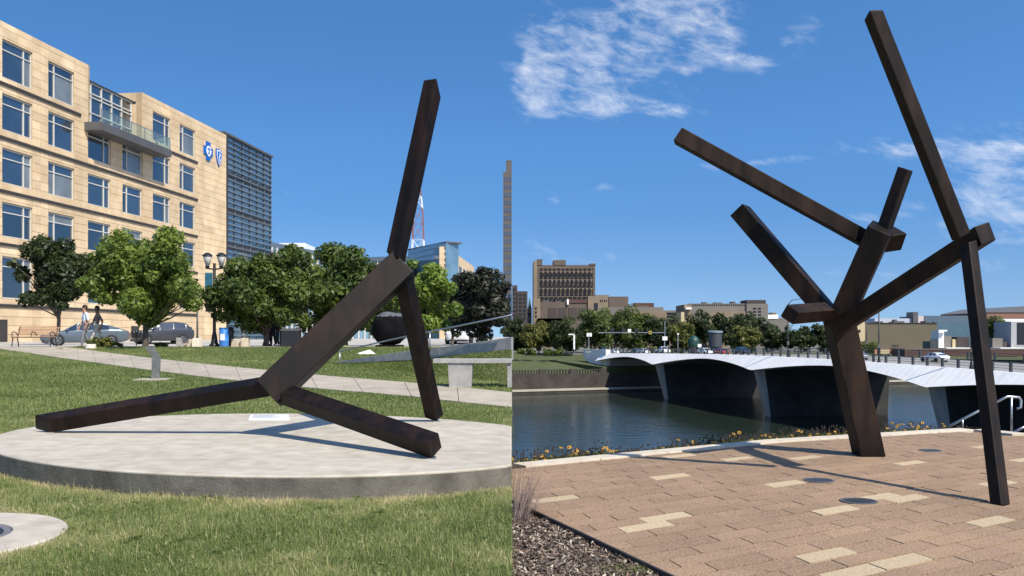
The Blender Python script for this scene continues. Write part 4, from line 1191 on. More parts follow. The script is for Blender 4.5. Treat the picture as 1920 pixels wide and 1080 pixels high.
# slatted bench
nb = ground_at(66, 42.5)
be = thing('park_bench', 'brown slatted wooden bench with black arched armrests beside the street', 'bench', nb, rz=R_(-4))
L = 2.0
for i, (y, z) in enumerate(((-.30, .44), (-.18, .445), (-.06, .445), (.06, .44))):
    MB().box(-L / 2, L / 2, y - .05, y + .05, z, z + .035).build('seat_slat', wood, be, local=True)
for i in range(4):
    z = .53 + i * .105; y = .15 + i * .045
    MB().hexa([(-L / 2, y, z), (L / 2, y, z), (L / 2, y + .03, z), (-L / 2, y + .03, z), (-L / 2, y + .035, z + .09), (L / 2, y + .035, z + .09), (L / 2, y + .065, z + .09), (-L / 2, y + .065, z + .09)]).build('back_slat', wood, be, local=True)
for x in (-.93, 0, .93):
    m_ = MB(); m_.tube([(x, -.30, .44), (x, -.33, .62), (x, -.22, .70), (x, -.02, .66), (x, .14, .52)], .022, 6); m_.build('armrest', M['black'], be, smooth=True, local=True)
    if x:
        MB().tube([(x, .12, .42), (x, .33, .95)], .022, 6).build('back_support', M['black'], be, local=True)
        MB().tube([(x, -.24, .44), (x, -.34, -.02)], .026, 6).build('leg', M['black'], be, local=True)
        MB().tube([(x, .10, .44), (x, .20, -.02)], .026, 6).build('leg', M['black'], be, local=True)
MB().box(-L / 2 + .03, L / 2 - .03, -.30, .10, .415, .439).build('seat_frame', M['black'], be, local=True)

# double globe street lamp with banner and junction box
def lamp_head(mb_dark, mb_lit, x, z):
    mb_dark.lathe([(.03, 0), (.09, .02), (.10, .10)], (x, 0, z), 12)
    mb_lit.lathe([(.09, .10), (.20, .52), (.20, .56)], (x, 0, z), 12)
    mb_dark.lathe([(.24, .56), (.23, .62), (.10, .72), (.02, .74)], (x, 0, z), 12)
lampglass = mat('lamp_lens', (.70, .66, .62), rough=.25, var=.05)
lb = ground_at(402, 43)
la = thing('street_lamp', 'black double-headed street lamp with banner beside the blue barrel', 'street lamp', lb)
MB().lathe([(.24, 0), (.24, .08), (.16, .16), (.12, .5), (.075, .7), (.065, 3.95)], (0, 0, 0), 14).build('pole', M['black'], la, smooth=True, local=True)
MB().tube([(-.42, 0, 3.72), (0, 0, 3.66), (.42, 0, 3.72)], .035, 8).build('cross_arm', M['black'], la, local=True)
for x in (-.33, .33):
    a, b = MB(), MB(); lamp_head(a, b, x, 3.72); h = b.build('lamp_head', lampglass, la, smooth=True, local=True); a.build('cap', M['black'], h, local=True)
MB().box(-.45, -.09, -.012, .012, 2.55, 3.5).build('banner', mat('banner_teal', lin(35, 95, 120), rough=.8, var=.25, scale=3), la, local=True)
MB().box(-.38, -.02, -.14, .12, 1.65, 2.35).build('junction_box', M['slate'], la, local=True, bevel=.01)
MB().box(.07, .28, -.1, .1, 3.1, 3.2).build('camera', M['white'], la, local=True, bevel=.02)
lb2 = ground_at(370, 60)
la2 = thing('street_lamp', 'slim single black street lamp in front of the sandstone wall', 'street lamp', lb2)
MB().lathe([(.2, 0), (.2, .1), (.1, .4), (.06, .6), (.05, 3.0)], (0, 0, 0), 12).build('pole', M['black'], la2, smooth=True, local=True)
a, b = MB(), MB(); lamp_head(a, b, 0, 2.98); h = b.build('lamp_head', lampglass, la2, smooth=True, local=True); a.build('cap', M['black'], h, local=True)

# barrels and bins
pb3 = ground_at(420, 42.5)
bb = thing('barrel', 'bright blue plastic drum beside the black street lamp', 'barrel', pb3)
blu = mat('barrel_blue', lin(60, 125, 200), rough=.45, var=.06)
MB().lathe([(.20, 0), (.215, .03), (.215, .25), (.225, .27), (.225, .31), (.215, .33), (.215, .56), (.225, .58), (.225, .62), (.215, .64), (.21, .83), (.195, .87)], (0, 0, 0), 24).build('body', blu, bb, smooth=True, local=True)
MB().lathe([(.225, .84), (.225, .885), (.2, .895), (.1, .895)], (0, 0, 0), 24).build('lid', blu, bb, local=True)
MB().box(-.1, .1, -.222, -.205, .3, .6).build('label', M['white'], bb, local=True)
pb4 = ground_at(431.5, 43.4)
bb2 = thing('litter_bin', 'narrow black litter bin standing behind the blue drum', 'bin', pb4)
MB().lathe([(.14, 0), (.16, .02), (.17, .75), (.15, .80)], (0, 0, 0), 18).build('body', M['black'], bb2, smooth=True, local=True)
MB().lathe([(.18, .80), (.18, .84), (.08, .92)], (0, 0, 0), 18).build('lid', M['black'], bb2, local=True)
pb5 = ground_at(546, 42.5)
bb3 = thing('dumpster_bin', 'square black waste container under the slanting bronze beam', 'bin', pb5)
MB().box(-.42, .42, -.3, .3, 0, .74).build('body', M['black'], bb3, local=True, bevel=.03)
MB().hexa([(-.44, -.32, .745), (.44, -.32, .745), (.44, .32, .745), (-.44, .32, .745), (-.44, -.32, .78), (.44, -.32, .78), (.44, .32, .86), (-.44, .32, .86)]).build('lid', M['slate'], bb3, local=True)

# limestone blocks beside the street
def boulder(label, px, Y, w, h, seed, mt):
    b = ground_at(px, Y); r = random.Random(seed); q = MB(); hw = w / 2
    c = [(-hw, -.22), (hw, -.22), (hw, .22), (-hw, .22)]
    q.hexa([(x * r.uniform(.92, 1.05), y * r.uniform(.9, 1.1), -.05) for x, y in c] + [(x * r.uniform(.85, 1.0), y * r.uniform(.85, 1.0), h * r.uniform(.88, 1.05)) for x, y in c])
    o = q.build('stone_block', mt, None, local=True, bevel=.035); o.location = b
    return tag(o, label, 'stone block', 'stone blocks along the street edge')
boulder('brown limestone block between the grey car and the street lamp', 355, 42.5, .62, .37, 1, rock)
boulder('pale upright limestone block right beside the brown block', 369.5, 42.3, .34, .40, 2, mat('limestone_pale', (.60, .54, .44), rough=.95, c2=(.72, .66, .55), scale=3, bump=.3))
boulder('pale limestone block behind the black litter bin', 445, 43.0, .52, .36, 3, rock)
boulder('low tan limestone block leaning by the tree', 460, 42.8, .36, .42, 4, rock)
boulder('narrow grey stone post beside the brown block', 337, 41.8, .20, .42, 5, conc_d)
wb = ground_at(170, 37.6)
bo = MB().lathe([(.21, -.04), (.22, .0), (.21, .16), (.19, .18)], (0, 0, 0), 16).build('stone_drum', mat('limestone_white', (.62, .58, .50), rough=.9, var=.1), None, local=True); bo.location = wb
tag(bo, 'low pale round stone drum at the feet of the walkers', 'stone drum')

# newspaper box / meter beside the tree
mb4 = ground_at(256, 47)
mt4 = thing('parking_meter', 'black twin parking meter left of the grey car', 'parking meter', mb4)
MB().tube([(0, 0, 0), (0, 0, .55)], .035, 8).build('post', M['black'], mt4, local=True)
for x in (-.14, .14): MB().lathe([(.10, 0), (.13, .05), (.13, .28), (.08, .38)], (x, 0, .5), 12).build('meter_head', M['black'], mt4, smooth=True, local=True)
MB().bar((-.2, 0, .52), (.2, 0, .52), .06, .06).build('bracket', M['black'], mt4, local=True)

# white crumpled sheet lying on the lawn
pp = GL(688, 664); q = MB(); q.hexa([(-.34, -.1, 0), (.36, -.12, 0), (.30, .12, 0), (-.3, .1, 0), (-.30, -.06, .05), (.2, -.05, .07), (.1, .08, .17), (-.22, .06, .06)])
o = q.build('paper_bag', M['white'], None, local=True); o.location = pp; tag(o, 'crumpled white bag lying on the lawn by the head sculpture', 'bag')

# low shrubs at the building foot and by the walk
def shrub(label, px, Y, w, h, seed, mt, n=1800, leaf=.10, zb=None, group=None, px_base=None):
    b = ground_at(px, Y) if zb is None else Vector(((px - 960) / F * Y, Y, zb))
    rg = np.random.default_rng(seed); root = thing('shrub', label, 'shrub', b, group)
    C = np.c_[rg.uniform(-.4, .4, 14) * w, rg.uniform(-.3, .3, 14) * w, rg.uniform(.25, .7, 14) * h]; Rr = np.full(14, min(w, h) * .3)
    vs, fs, tn = leaf_cloud(C, Rr, n, leaf, rg, .5); vs[:, 2] = np.maximum(vs[:, 2], .01)
    o = bpy.data.objects.new('foliage', np_mesh('foliage', vs, fs, mt, {'tint': tn})); col.objects.link(o); o.parent = root
    t = MB()
    for i in range(6): t.tube([(0, 0, -.02), tuple(C[i])], [.025, .008], 5)
    t.build('stems', bark, root, local=True)
    return root
shrub('loose grey green grass clump behind the walking pair', 186, 38.6, 1.0, .50, 1, LF['olive'], 1500, .09)
shrub('low green weeds beside the parked sedan wheel', 212, 38.9, .9, .32, 2, LF['mid'], 1000, .07)
shrub('low green plants at the trunk of the light green maple', 305, 40.5, .9, .25, 3, LF['mid'], 900, .07)

# ------------------------------------------------------------------ vehicles
def paint(name, c, metal=.5): return mat(name, c, rough=.32, metal=metal, spec=.5, var=.04, scale=2, coat=.6)
carglass = glass_mat('car_glass', (.012, .016, .018)); lampc = mat('headlight', (.75, .77, .80), rough=.12, var=.03); lampr = mat('tail_light', (.35, .02, .02), rough=.2, var=.1); rimm = mat('wheel_rim', (.42, .43, .45), rough=.3, metal=.8, var=.1)
CARS = {
'sedan': dict(L=4.9, st=[(2.45, .66, .34, .58, .55, .60), (2.25, .84, .24, .68, .70, .72), (1.25, .90, .20, .86, .72, .90), (.45, .92, .20, .92, .60, 1.36), (-.55, .92, .20, .94, .60, 1.44), (-1.35, .92, .20, .97, .62, 1.26), (-2.05, .90, .22, .98, .74, 1.02), (-2.45, .80, .36, .86, .64, .90)], cab=(2, 5), wheels=(1.5, -1.42), wr=.335),
'suv': dict(L=4.3, st=[(2.15, .70, .36, .76, .6, .78), (1.95, .86, .28, .88, .72, .92), (1.05, .90, .24, 1.00, .74, 1.06), (.35, .91, .24, 1.04, .66, 1.56), (-.65, .91, .24, 1.08, .66, 1.64), (-1.55, .90, .24, 1.12, .66, 1.56), (-2.0, .88, .28, 1.08, .70, 1.14), (-2.15, .82, .40, .98, .64, 1.0)], cab=(2, 5), wheels=(1.32, -1.28), wr=.35),
'pickup': dict(L=5.4, st=[(2.7, .80, .45, 1.0, .7, 1.05), (2.5, .95, .40, 1.08, .80, 1.14), (1.3, .97, .38, 1.14, .80, 1.2), (.75, .97, .38, 1.18, .68, 1.80), (-.45, .97, .38, 1.18, .68, 1.84), (-.75, .97, .38, 1.18, .78, 1.24), (-2.5, .97, .42, 1.14, .86, 1.16), (-2.7, .95, .50, 1.10, .84, 1.12)], cab=(2, 4), wheels=(1.75, -1.65), wr=.40),
}
_carmesh = {}
def car_meshes(kind):
    if kind in _carmesh: return _carmesh[kind]
    d = CARS[kind]; st = d['st']; bm = bmesh.new(); rings = []
    for (x, w, zlo, zbelt, wr, ztop) in st:
        zm = (zlo + zbelt) * .52
        pts = [(-w * .9, zlo), (-w, zm), (-w * .965, zbelt), (-wr, ztop), (wr, ztop), (w * .965, zbelt), (w, zm), (w * .9, zlo)]
        rings.append([bm.verts.new((x, y, z)) for y, z in pts])
    gl_faces = []
    for i in range(len(st) - 1):
        for k in range(8):
            a, b = rings[i], rings[i + 1]
            f = bm.faces.new((a[k], a[(k + 1) % 8], b[(k + 1) % 8], b[k]))
            c0, c1 = d['cab']
            if k in (2, 4) and c0 < i + .5 < c1: gl_faces.append(f)
            if k in (2, 4) and i == c0 : pass
            if k == 3 and i in (c0, c1 - (0 if kind != 'pickup' else 0)) : gl_faces.append(f)
    bm.faces.new(list(reversed(rings[0]))); bm.faces.new(rings[-1])
    bmesh.ops.recalc_face_normals(bm, faces=bm.faces)
    r = bmesh.ops.inset_individual(bm, faces=gl_faces, thickness=.035, depth=-.006)
    for f in gl_faces: f.material_index = 1
    cl_ = bm.edges.layers.float.get('crease_edge') or bm.edges.layers.float.new('crease_edge')
    for e in bm.edges:
        if any(f.material_index == 1 for f in e.link_faces): e[cl_] = .95
        elif abs(e.verts[0].co.x - e.verts[1].co.x) > .15: e[cl_] = .7
        else: e[cl_] = .45
    for f in bm.faces: f.smooth = True
    me = bpy.data.meshes.new('tmp'); bm.to_mesh(me); bm.free()
    o = bpy.data.objects.new('tmp', me); col.objects.link(o); mod = o.modifiers.new('s', 'SUBSURF'); mod.levels = 2; mod.render_levels = 2
    dg = bpy.context.evaluated_depsgraph_get(); dg.update()
    full = bpy.data.meshes.new_from_object(o.evaluated_get(dg))
    bpy.data.objects.remove(o)
    out = []
    for mi in (0, 1):
        b2 = bmesh.new(); b2.from_mesh(full); bmesh.ops.delete(b2, geom=[f for f in b2.faces if f.material_index != mi], context='FACES')
        for f in b2.faces: f.material_index = 0
        mm_ = bpy.data.meshes.new('body' if mi == 0 else 'window_glass'); b2.to_mesh(mm_); b2.free(); out.append(mm_)
    _carmesh[kind] = out
    return out
def car(kind, label, loc, head, pm, group=None, detail=True):
    d = CARS[kind]; body, gls = car_meshes(kind)
    root = thing('parked_car' if kind != 'pickup' else 'pickup_truck', label, 'car' if kind != 'pickup' else 'truck', loc, group, rz=head)
    bo = inst('body', body.copy(), None); bo.data.materials.append(pm); bo.parent = root
    go = inst('window_glass', gls.copy(), None); go.data.materials.append(carglass); go.parent = root
    for x in d['wheels']:
        for s in (-1, 1):
            r = d['wr']; y = s * .86
            MB().lathe([(r * 1.14, -.02), (r * 1.14, .02)], (x, s * (.885 if kind != 'pickup' else .94), r * 1.05), 22, (0, s, 0)).build('wheel_arch', M['rubber'], root, local=True)
            q = MB().lathe([(r * .62, -.10), (r * .96, -.10), (r, -.06), (r, .06), (r * .94, .10), (r * .66, .105), (r * .62, .08)], (x, y, r), 24, (0, s, 0)).build('wheel', M['rubber'], root, local=True, smooth=True)
            if detail:
                rm = MB().lathe([(r * .63, .02), (r * .63, .085), (r * .56, .09), (r * .50, .03)], (x, y, r), 20, (0, s, 0))
                for k in range(5):
                    a = 2 * math.pi * k / 5; rm.bar((x, y + s * .07, r), (x + math.cos(a) * r * .6, y + s * .07, r + math.sin(a) * r * .6), .03, .06, (0, s, 0))
                rm.build('rim', rimm, q, local=True)
    xf, xr = d['st'][0][0], d['st'][-1][0]; zb = d['st'][1][3]
    for s in (-1, 1):
        MB().hexa([(xf - .42, s * .80, zb - .10), (xf - .07, s * .50, zb - .13), (xf - .09, s * .50, zb - .03), (xf - .42, s * .80, zb + .0), (xf - .50, s * .70, zb - .10), (xf - .2, s * .45, zb - .13), (xf - .2, s * .45, zb - .02), (xf - .5, s * .7, zb + .01)]).build('headlight', lampc, root, local=True)
        MB().box(xr + .06, xr + .25, min(s * .55, s * .80), max(s * .55, s * .80), d['st'][-1][3] - .16, d['st'][-1][3] - .03).build('tail_light', lampr, root, local=True, bevel=.01)
        if detail:
            xm = d['st'][3][0] + .45; MB().box(xm, xm + .12, min(s * .90, s * 1.06), max(s * .90, s * 1.06), d['st'][3][3] + .02, d['st'][3][3] + .16).build('mirror', pm, root, local=True, bevel=.03)
    MB().box(xf - .16, xf - .035, -.5, .5, .36, .50).build('grille', M['black'], root, local=True, bevel=.01)
    MB().box(xf - .40, xf - .10, -.74, .74, .20, .30).build('bumper_lip', M['black'], root, local=True, bevel=.01)
    return root
cl0 = ground_at(160, 55.5); cl0.z = 1.0
car('sedan', 'silver blue sedan parked behind the two walkers', cl0, math.atan2(-.42, -.9), paint('paint_silver_blue', (.105, .135, .155), .35))
cl1 = ground_at(303, 67); cl1.z = 1.0
car('suv', 'dark grey compact car parked by the sandstone wall', cl1, math.atan2(-.62, -.78), paint('paint_grey', (.045, .047, .055), .3))
cl2 = ground_at(868, 66); cl2.z = 1.0
car('suv', 'white car parked below the dense dark tree', cl2, math.atan2(-1, -.15), paint('paint_white', (.70, .70, .70), 0), detail=False)

# ------------------------------------------------------------------ people
skinm = mat('skin', (.36, .20, .13), rough=.55, var=.06); skinm2 = mat('skin_tan', (.22, .12, .075), rough=.55, var=.06); hairm = mat('hair_dark', (.02, .014, .010), rough=.7, var=.2)
def skin_obj(name, verts, edges, mt, parent, root_i=0, sub=2):
    me = bpy.data.meshes.new(name); me.from_pydata([v[0] for v in verts], edges, []); me.materials.append(mt)
    o = bpy.data.objects.new(name, me); col.objects.link(o); o.parent = parent
    sk_ = o.modifiers.new('skin', 'SKIN'); sk_.use_smooth_shade = True; sk_.branch_smoothing = .3
    if not me.skin_vertices: pass
    for i, v in enumerate(verts):
        me.skin_vertices[0].data[i].radius = (v[1], v[2] if len(v) > 2 else v[1]); me.skin_vertices[0].data[i].use_root = (i == root_i)
    sb = o.modifiers.new('sub', 'SUBSURF'); sb.levels = sub; sb.render_levels = sub
    return o
def person(label, loc, rz, shirt, trouser, skn, stride=.25, arm=.15, shoe=None, hgt=1.76, bend=0.0, watch=False):
    s = hgt / 1.76; root = thing('person', label, 'person', loc, rz=rz)
    # faces +x; y is to the left
    sw = stride
    J = {'pel': (0, 0, .96), 'sp': (.01, 0, 1.14), 'ch': (.0, 0, 1.34), 'nk': (.01, 0, 1.49), 'hd0': (.025, 0, 1.58), 'hd1': (.035, 0, 1.68)}
    for sd_, sg_ in (('l', 1), ('r', -1)):
        f = sg_ * sw
        J['hip' + sd_] = (0, sg_ * .095, .92); J['kn' + sd_] = (f * .55 + .04, sg_ * .10, .50 + .02 * abs(f)); J['an' + sd_] = (f * 1.05 - (.05 if f < 0 else 0), sg_ * .10, .085 + (.04 if f < 0 else 0)); J['to' + sd_] = (f * 1.05 + .15, sg_ * .11, .035)
        J['sh' + sd_] = (0, sg_ * .185, 1.42); J['el' + sd_] = (-f * arm * 2 - .03, sg_ * .25, 1.13); J['wr' + sd_] = (-f * arm * 3.2 + .09, sg_ * .235, .90); J['pa' + sd_] = (-f * arm * 3.2 + .12, sg_ * .225, .83)
    R0 = {'pel': (.13, .10), 'sp': (.125, .095), 'ch': (.145, .105), 'nk': (.055, .055), 'hd0': (.072, .08), 'hd1': (.078, .092), 'hip': (.085,), 'kn': (.058,), 'an': (.038,), 'to': (.036, .025), 'sh': (.062,), 'el': (.042,), 'wr': (.028,), 'pa': (.036, .02)}
    key = lambda n: n if n in R0 else n[:-1]
    E_b = [('pel', 'sp'), ('sp', 'ch'), ('ch', 'nk'), ('nk', 'hd0'), ('hd0', 'hd1')]
    for d in 'lr': E_b += [('pel', 'hip' + d), ('hip' + d, 'kn' + d), ('kn' + d, 'an' + d), ('an' + d, 'to' + d), ('ch', 'sh' + d), ('sh' + d, 'el' + d), ('el' + d, 'wr' + d), ('wr' + d, 'pa' + d)]
    names = list(J); idx = {n: i for i, n in enumerate(names)}
    V = [(tuple(c * s for c in J[n]), *[r * s * .93 for r in R0[key(n)]]) for n in names]; Ed = [(idx[a], idx[b]) for a, b in E_b]
    for d, sg_ in (('l', 1), ('r', -1)):                       # five bent fingers on each palm
        p = Vector(J['pa' + d])
        for q, (ox, ln) in enumerate(((.032, .055), (.018, .075), (.0, .082), (-.016, .075), (-.03, .058))):
            b1 = p + Vector((ox + (.03 if q == 0 else 0), -sg_ * .012, -.03 if q else 0.0)); b2 = b1 + Vector((.010 + (.01 if q == 0 else 0), -sg_ * .012, -ln * .75))
            i0 = len(V); V.append((tuple(b1 * s), .0105 * s)); V.append((tuple(b2 * s), .0085 * s)); Ed += [(idx['pa' + d], i0), (i0, i0 + 1)]
    i0 = len(V); V.append(((.125 * s, 0, 1.625 * s), .014 * s)); Ed.append((idx['hd0'], i0))      # nose
    skin_obj('body', V, Ed, skn, root)
    def cloth(nm, ns, es, mt, grow, ov={}):
        ii = {n: i for i, n in enumerate(ns)}
        return skin_obj(nm, [(tuple(c * s for c in ov.get(n, J.get(n))), *[r * s * .93 + grow for r in R0[key(n)]]) for n in ns], [(ii[a], ii[b]) for a, b in es], mt, root)
    ov = {}
    for d in 'lr':
        a, b = Vector(J['el' + d]), Vector(J['wr' + d]); ov['el' + d] = tuple(a.lerp(b, .15))
    cloth('shirt', ['pel', 'sp', 'ch', 'shl', 'ell', 'shr', 'elr'], [('pel', 'sp'), ('sp', 'ch'), ('ch', 'shl'), ('shl', 'ell'), ('ch', 'shr'), ('shr', 'elr')], shirt, .014, ov)
    cloth('trousers', ['pel', 'hipl', 'knl', 'anl', 'hipr', 'knr', 'anr'], [('pel', 'hipl'), ('hipl', 'knl'), ('knl', 'anl'), ('pel', 'hipr'), ('hipr', 'knr'), ('knr', 'anr')], trouser, .012, {'pel': (0, 0, .94)})
    for d in 'lr':
        a, t_0 = J['an' + d], J['to' + d]
        skin_obj('shoe', [((a[0] * s - .05, a[1] * s, .05 * s), .052 * s), ((a[0] * s + .03, a[1] * s, .05 * s), .056 * s), ((t_0[0] * s + .02, t_0[1] * s, .042 * s), .050 * s, .040 * s)], [(0, 1), (1, 2)], shoe or M['black'], root)
    hd = MB(); hd.lathe([(.002, .125), (.05, .115), (.083, .07), (.094, .01), (.085, -.05), (.06, -.09)], (0, 0, 0), 14)
    hd.v = [((x * 1.12 + .018) * s, y * s, (z + 1.665) * s) for x, y, z in hd.v]
    hd.v = [(x if z > 1.66 * s or x < .02 else min(x, .03 * s), y, z) for x, y, z in hd.v]
    hd.build('hair', hairm, root, smooth=True, local=True)
    for sg_ in (-1, 1):
        MB().lathe([(.003, 0), (.013, .006), (.003, .012)], (.118 * s, sg_ * .032 * s, 1.652 * s), 8, (1, 0, 0)).build('eye', M['black'], root, local=True)
        MB().lathe([(.004, 0), (.024, .008), (.018, .016)], (.03 * s, sg_ * .082 * s, 1.645 * s), 8, (0, sg_, 0)).build('ear', skn, root, local=True)
    return root
shirt_w = mat('shirt_pale_blue', (.62, .72, .82), rough=.85, var=.08, scale=6); plaid = mat('shirt_plaid', (.085, .070, .095), rough=.9, c2=(.26, .20, .22), scale=14, detail=1)
grey_tr = mat('trousers_grey', (.17, .17, .185), rough=.9, var=.15, scale=6); khaki = mat('trousers_khaki', (.52, .49, .43), rough=.9, var=.1, scale=6); navy = mat('shirt_blue', (.025, .045, .23), rough=.85, var=.1); dark_tr = mat('trousers_dark', (.025, .026, .032), rough=.9, var=.15); tee = mat('shirt_white', (.66, .68, .72), rough=.85, var=.05); charc = mat('shirt_charcoal', (.03, .03, .035), rough=.9)
pz = ground_at(160, 38.3)
person('person in pale blue shirt and grey trousers walking past the sedan', pz, R_(222), shirt_w, grey_tr, skinm, .16, .12, hgt=1.80)
person('person in dark plaid shirt and khaki trousers walking behind the first', ground_at(183, 38.9), R_(212), plaid, khaki, skinm2, .30, .22, hgt=1.78)
person('person in white top and dark trousers standing by the tree', ground_at(508, 46.5), R_(250), tee, dark_tr, skinm, .08, .1, hgt=1.60)
person('person in royal blue shirt walking near the round tree', ground_at(517, 45.5), R_(262), navy, dark_tr, skinm2, .14, .15, shoe=M['white'], hgt=1.72)
person('person in charcoal clothes half hidden behind the royal blue shirt', ground_at(524, 47.5), R_(262), charc, dark_tr, skinm2, .1, .1, hgt=1.70)
# ================================================================== river side
ZW, FBZ = -12.6, -4.0
# water
wm = bpy.data.materials.new('river_water'); wm.use_nodes = True
t_ = wm.node_tree; bs_ = t_.nodes['Principled BSDF']
bs_.inputs['Base Color'].default_value = (.018, .028, .020, 1); bs_.inputs['Roughness'].default_value = .12; bs_.inputs['IOR'].default_value = 1.33; bs_.inputs['Specular IOR Level'].default_value = .36
g2 = t_.nodes.new('ShaderNodeNewGeometry'); mp2 = t_.nodes.new('ShaderNodeMapping'); mp2.inputs['Scale'].default_value = (.55, 1.0, 1)
mp2.inputs['Rotation'].default_value = (0, 0, .25)
n1 = t_.nodes.new('ShaderNodeTexNoise'); n1.inputs['Scale'].default_value = .55; n1.inputs['Detail'].default_value = 6; n1.inputs['Roughness'].default_value = .6
n3 = t_.nodes.new('ShaderNodeTexNoise'); n3.inputs['Scale'].default_value = .05; n3.inputs['Detail'].default_value = 3
ml = t_.nodes.new('ShaderNodeMath'); ml.operation = 'MULTIPLY'
bp2 = t_.nodes.new('ShaderNodeBump'); bp2.inputs['Strength'].default_value = .55; bp2.inputs['Distance'].default_value = .32
t_.links.new(g2.outputs['Position'], mp2.inputs[0]); t_.links.new(mp2.outputs[0], n1.inputs['Vector']); t_.links.new(g2.outputs['Position'], n3.inputs['Vector'])
t_.links.new(n1.outputs[0], ml.inputs[0]); t_.links.new(n3.outputs[0], ml.inputs[1]); t_.links.new(ml.outputs[0], bp2.inputs['Height']); t_.links.new(bp2.outputs[0], bs_.inputs['Normal'])
wq = MB(); wq.add([(0.0, 4, ZW), (900, 4, ZW), (900, 640, ZW), (0.0, 236, ZW)], [(0, 1, 2, 3)])
tag(wq.build('water', wm), 'calm dark green river under the bridge', kind='structure')

# far bank: quay ledge, river wall, sloping lawn, city ground
def bankY(X): return 219 + .43 * X
M['farwall'] = mat('river_wall', (.028, .024, .020), rough=.95, c2=(.055, .048, .040), scale=.4, detail=9)
M['farlawn'] = mat('far_lawn', (.045, .062, .016), rough=.95, c2=(.075, .088, .026), scale=.25, detail=9)
M['ledge'] = mat('quay_stone', (.36, .34, .28), rough=.9, var=.1, scale=.3)
def strip(X0, X1, d0, d1, z0, z1a, z1b, n=1):
    mb = MB()
    a, b = Vector((X0, bankY(X0), 0)), Vector((X1, bankY(X1), 0)); t = (b - a).normalized(); nr = Vector((-t.y, t.x, 0))
    mb.hexa([(p.x, p.y, z0) for p in (a + nr * d0, b + nr * d0, b + nr * d1, a + nr * d1)] + [(p.x, p.y, z) for p, z in ((a + nr * d0, z1a), (b + nr * d0, z1a), (b + nr * d1, z1b), (a + nr * d1, z1b))])
    return mb
strip(.02, 600, 0, 3.2, -14.9, -11.95, -11.95).build('quay_base', M['farwall'])['kind'] = 'structure'
tag(strip(.02, 600, -.15, 3.2, -11.94, -11.6, -11.6).build('quay', M['ledge']), 'pale stone quay ledge along the far bank', kind='structure')
tag(strip(.02, 600, 3.2, 6.0, -14.9, -7.9, -7.9).build('river_wall', M['farwall']), 'dark stone wall along the far river bank', kind='structure')
tag(strip(.02, 26, 6.0, 64, -14.9, -7.95, -3.75).build('far_lawn', M['farlawn']), 'green park slope on the far bank', kind='structure')
tag(strip(26, 600, 6.0, 64, -14.9, -6.5, -4.6).build('far_bank', M['farlawn']), 'grassy bank below the far buildings', kind='structure')
cg = strip(.02, 900, 64, 4000, -14.9, FBZ, FBZ); tag(cg.build('far_ground', M['city']), 'city ground on the far bank', kind='structure')
lw2 = strip(.02, 24, 62, 64.5, -5, -2.6, -2.6); tag(lw2.build('retaining_wall', M['farwall']), 'long dark low wall above the far park slope', 'wall')
# balustrade on the river wall
ba = thing('balustrade', 'dark stone balustrade on top of the far river wall', 'balustrade', (1, bankY(1) + 4, -7.9))
tb = (Vector((25, bankY(25), 0)) - Vector((0, bankY(0), 0))).normalized(); nb_ = Vector((-tb.y, tb.x, 0)); o0 = Vector((.05, bankY(.05), 0)) + nb_ * 3.7
for k in range(34):
    p = o0 + tb * (.35 + k * .80); MB().obox((p.x, p.y), tb, .17, .15, -7.9, -7.0).build('baluster', M['farwall'], ba)
for k in range(4):
    p = o0 + tb * (1.2 + k * 8.6); MB().obox((p.x, p.y), tb, .9, .28, -7.91, -6.7).build('pier', M['farwall'], ba)
p0, p1 = o0, o0 + tb * 27.2; mid = (p0 + p1) / 2; MB().obox((mid.x, mid.y), tb, 13.6, .2, -7.0, -6.85).build('coping', M['farwall'], ba)
# pale path and bench wall on the slope
def slopeP(px, py, z): return G(px, py, z)
tag(MB().extrude([G(960.5, 688, -7.2) + Vector((.05, 0, .2)), G(1062, 683, -6.8) + Vector((0, 0, .2)), G(1069, 684.5, -6.9) + Vector((0, 0, .2)), G(960.5, 689.5, -7.25) + Vector((.05, 0, .2))], (0, 0, -1.5)).build('park_path', M['ledge']), 'pale path crossing the far park slope', kind='structure')
pbm = G(1036, 683, -6.6); q = MB(); q.box(-1.5, 1.5, -.4, .4, .35, .55); q.box(-1.2, -.9, -.3, .3, -.8, .36); q.box(.9, 1.2, -.3, .3, -.8, .36); o = q.build('stone_bench', conc_d, None, local=True); o.location = pbm; tag(o, 'grey stone bench on the far park slope', 'bench')

# ------------------------------------------------------------------ arched bridge
BX, BY, BM = 44.7, 160.0, -.233
bd_ = Vector((BM, 1, 0)).normalized(); bn = Vector((bd_.y, -bd_.x, 0))           # along the bridge (away), and across to its far side
SPAN = 45.75
brg = thing('arch_bridge', 'long low white bridge of flat arches over the river', 'bridge', (BX, BY, ZW))
def BP(s, d, z): p = Vector((BX, BY, 0)) + bd_ * s + bn * d; return Vector((p.x, p.y, z))
def zdeck(s):
    Y = BY + s * bd_.y
    return np.interp(Y, [60, 80, 102.8, 117, 131.6, 145, 159, 180, 205, 244.5, 262], [-4.4, -3.5, -2.86, -2.58, -2.36, -2.22, -2.14, -2.22, -2.55, -3.25, -3.6])
def zbot(s):
    u = ((s / SPAN) % 1.0); k = abs(2 * u - 1)
    return zdeck(s) - (.66 + 1.62 * k ** 1.75)
WB = 24.5
SA, SB = -SPAN * 2.0, 88.0
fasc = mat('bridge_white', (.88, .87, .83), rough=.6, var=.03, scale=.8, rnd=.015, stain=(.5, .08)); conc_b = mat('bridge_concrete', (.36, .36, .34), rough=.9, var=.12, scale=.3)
N = 134; ss_ = [SA + (SB - SA) * i / N for i in range(N + 1)]
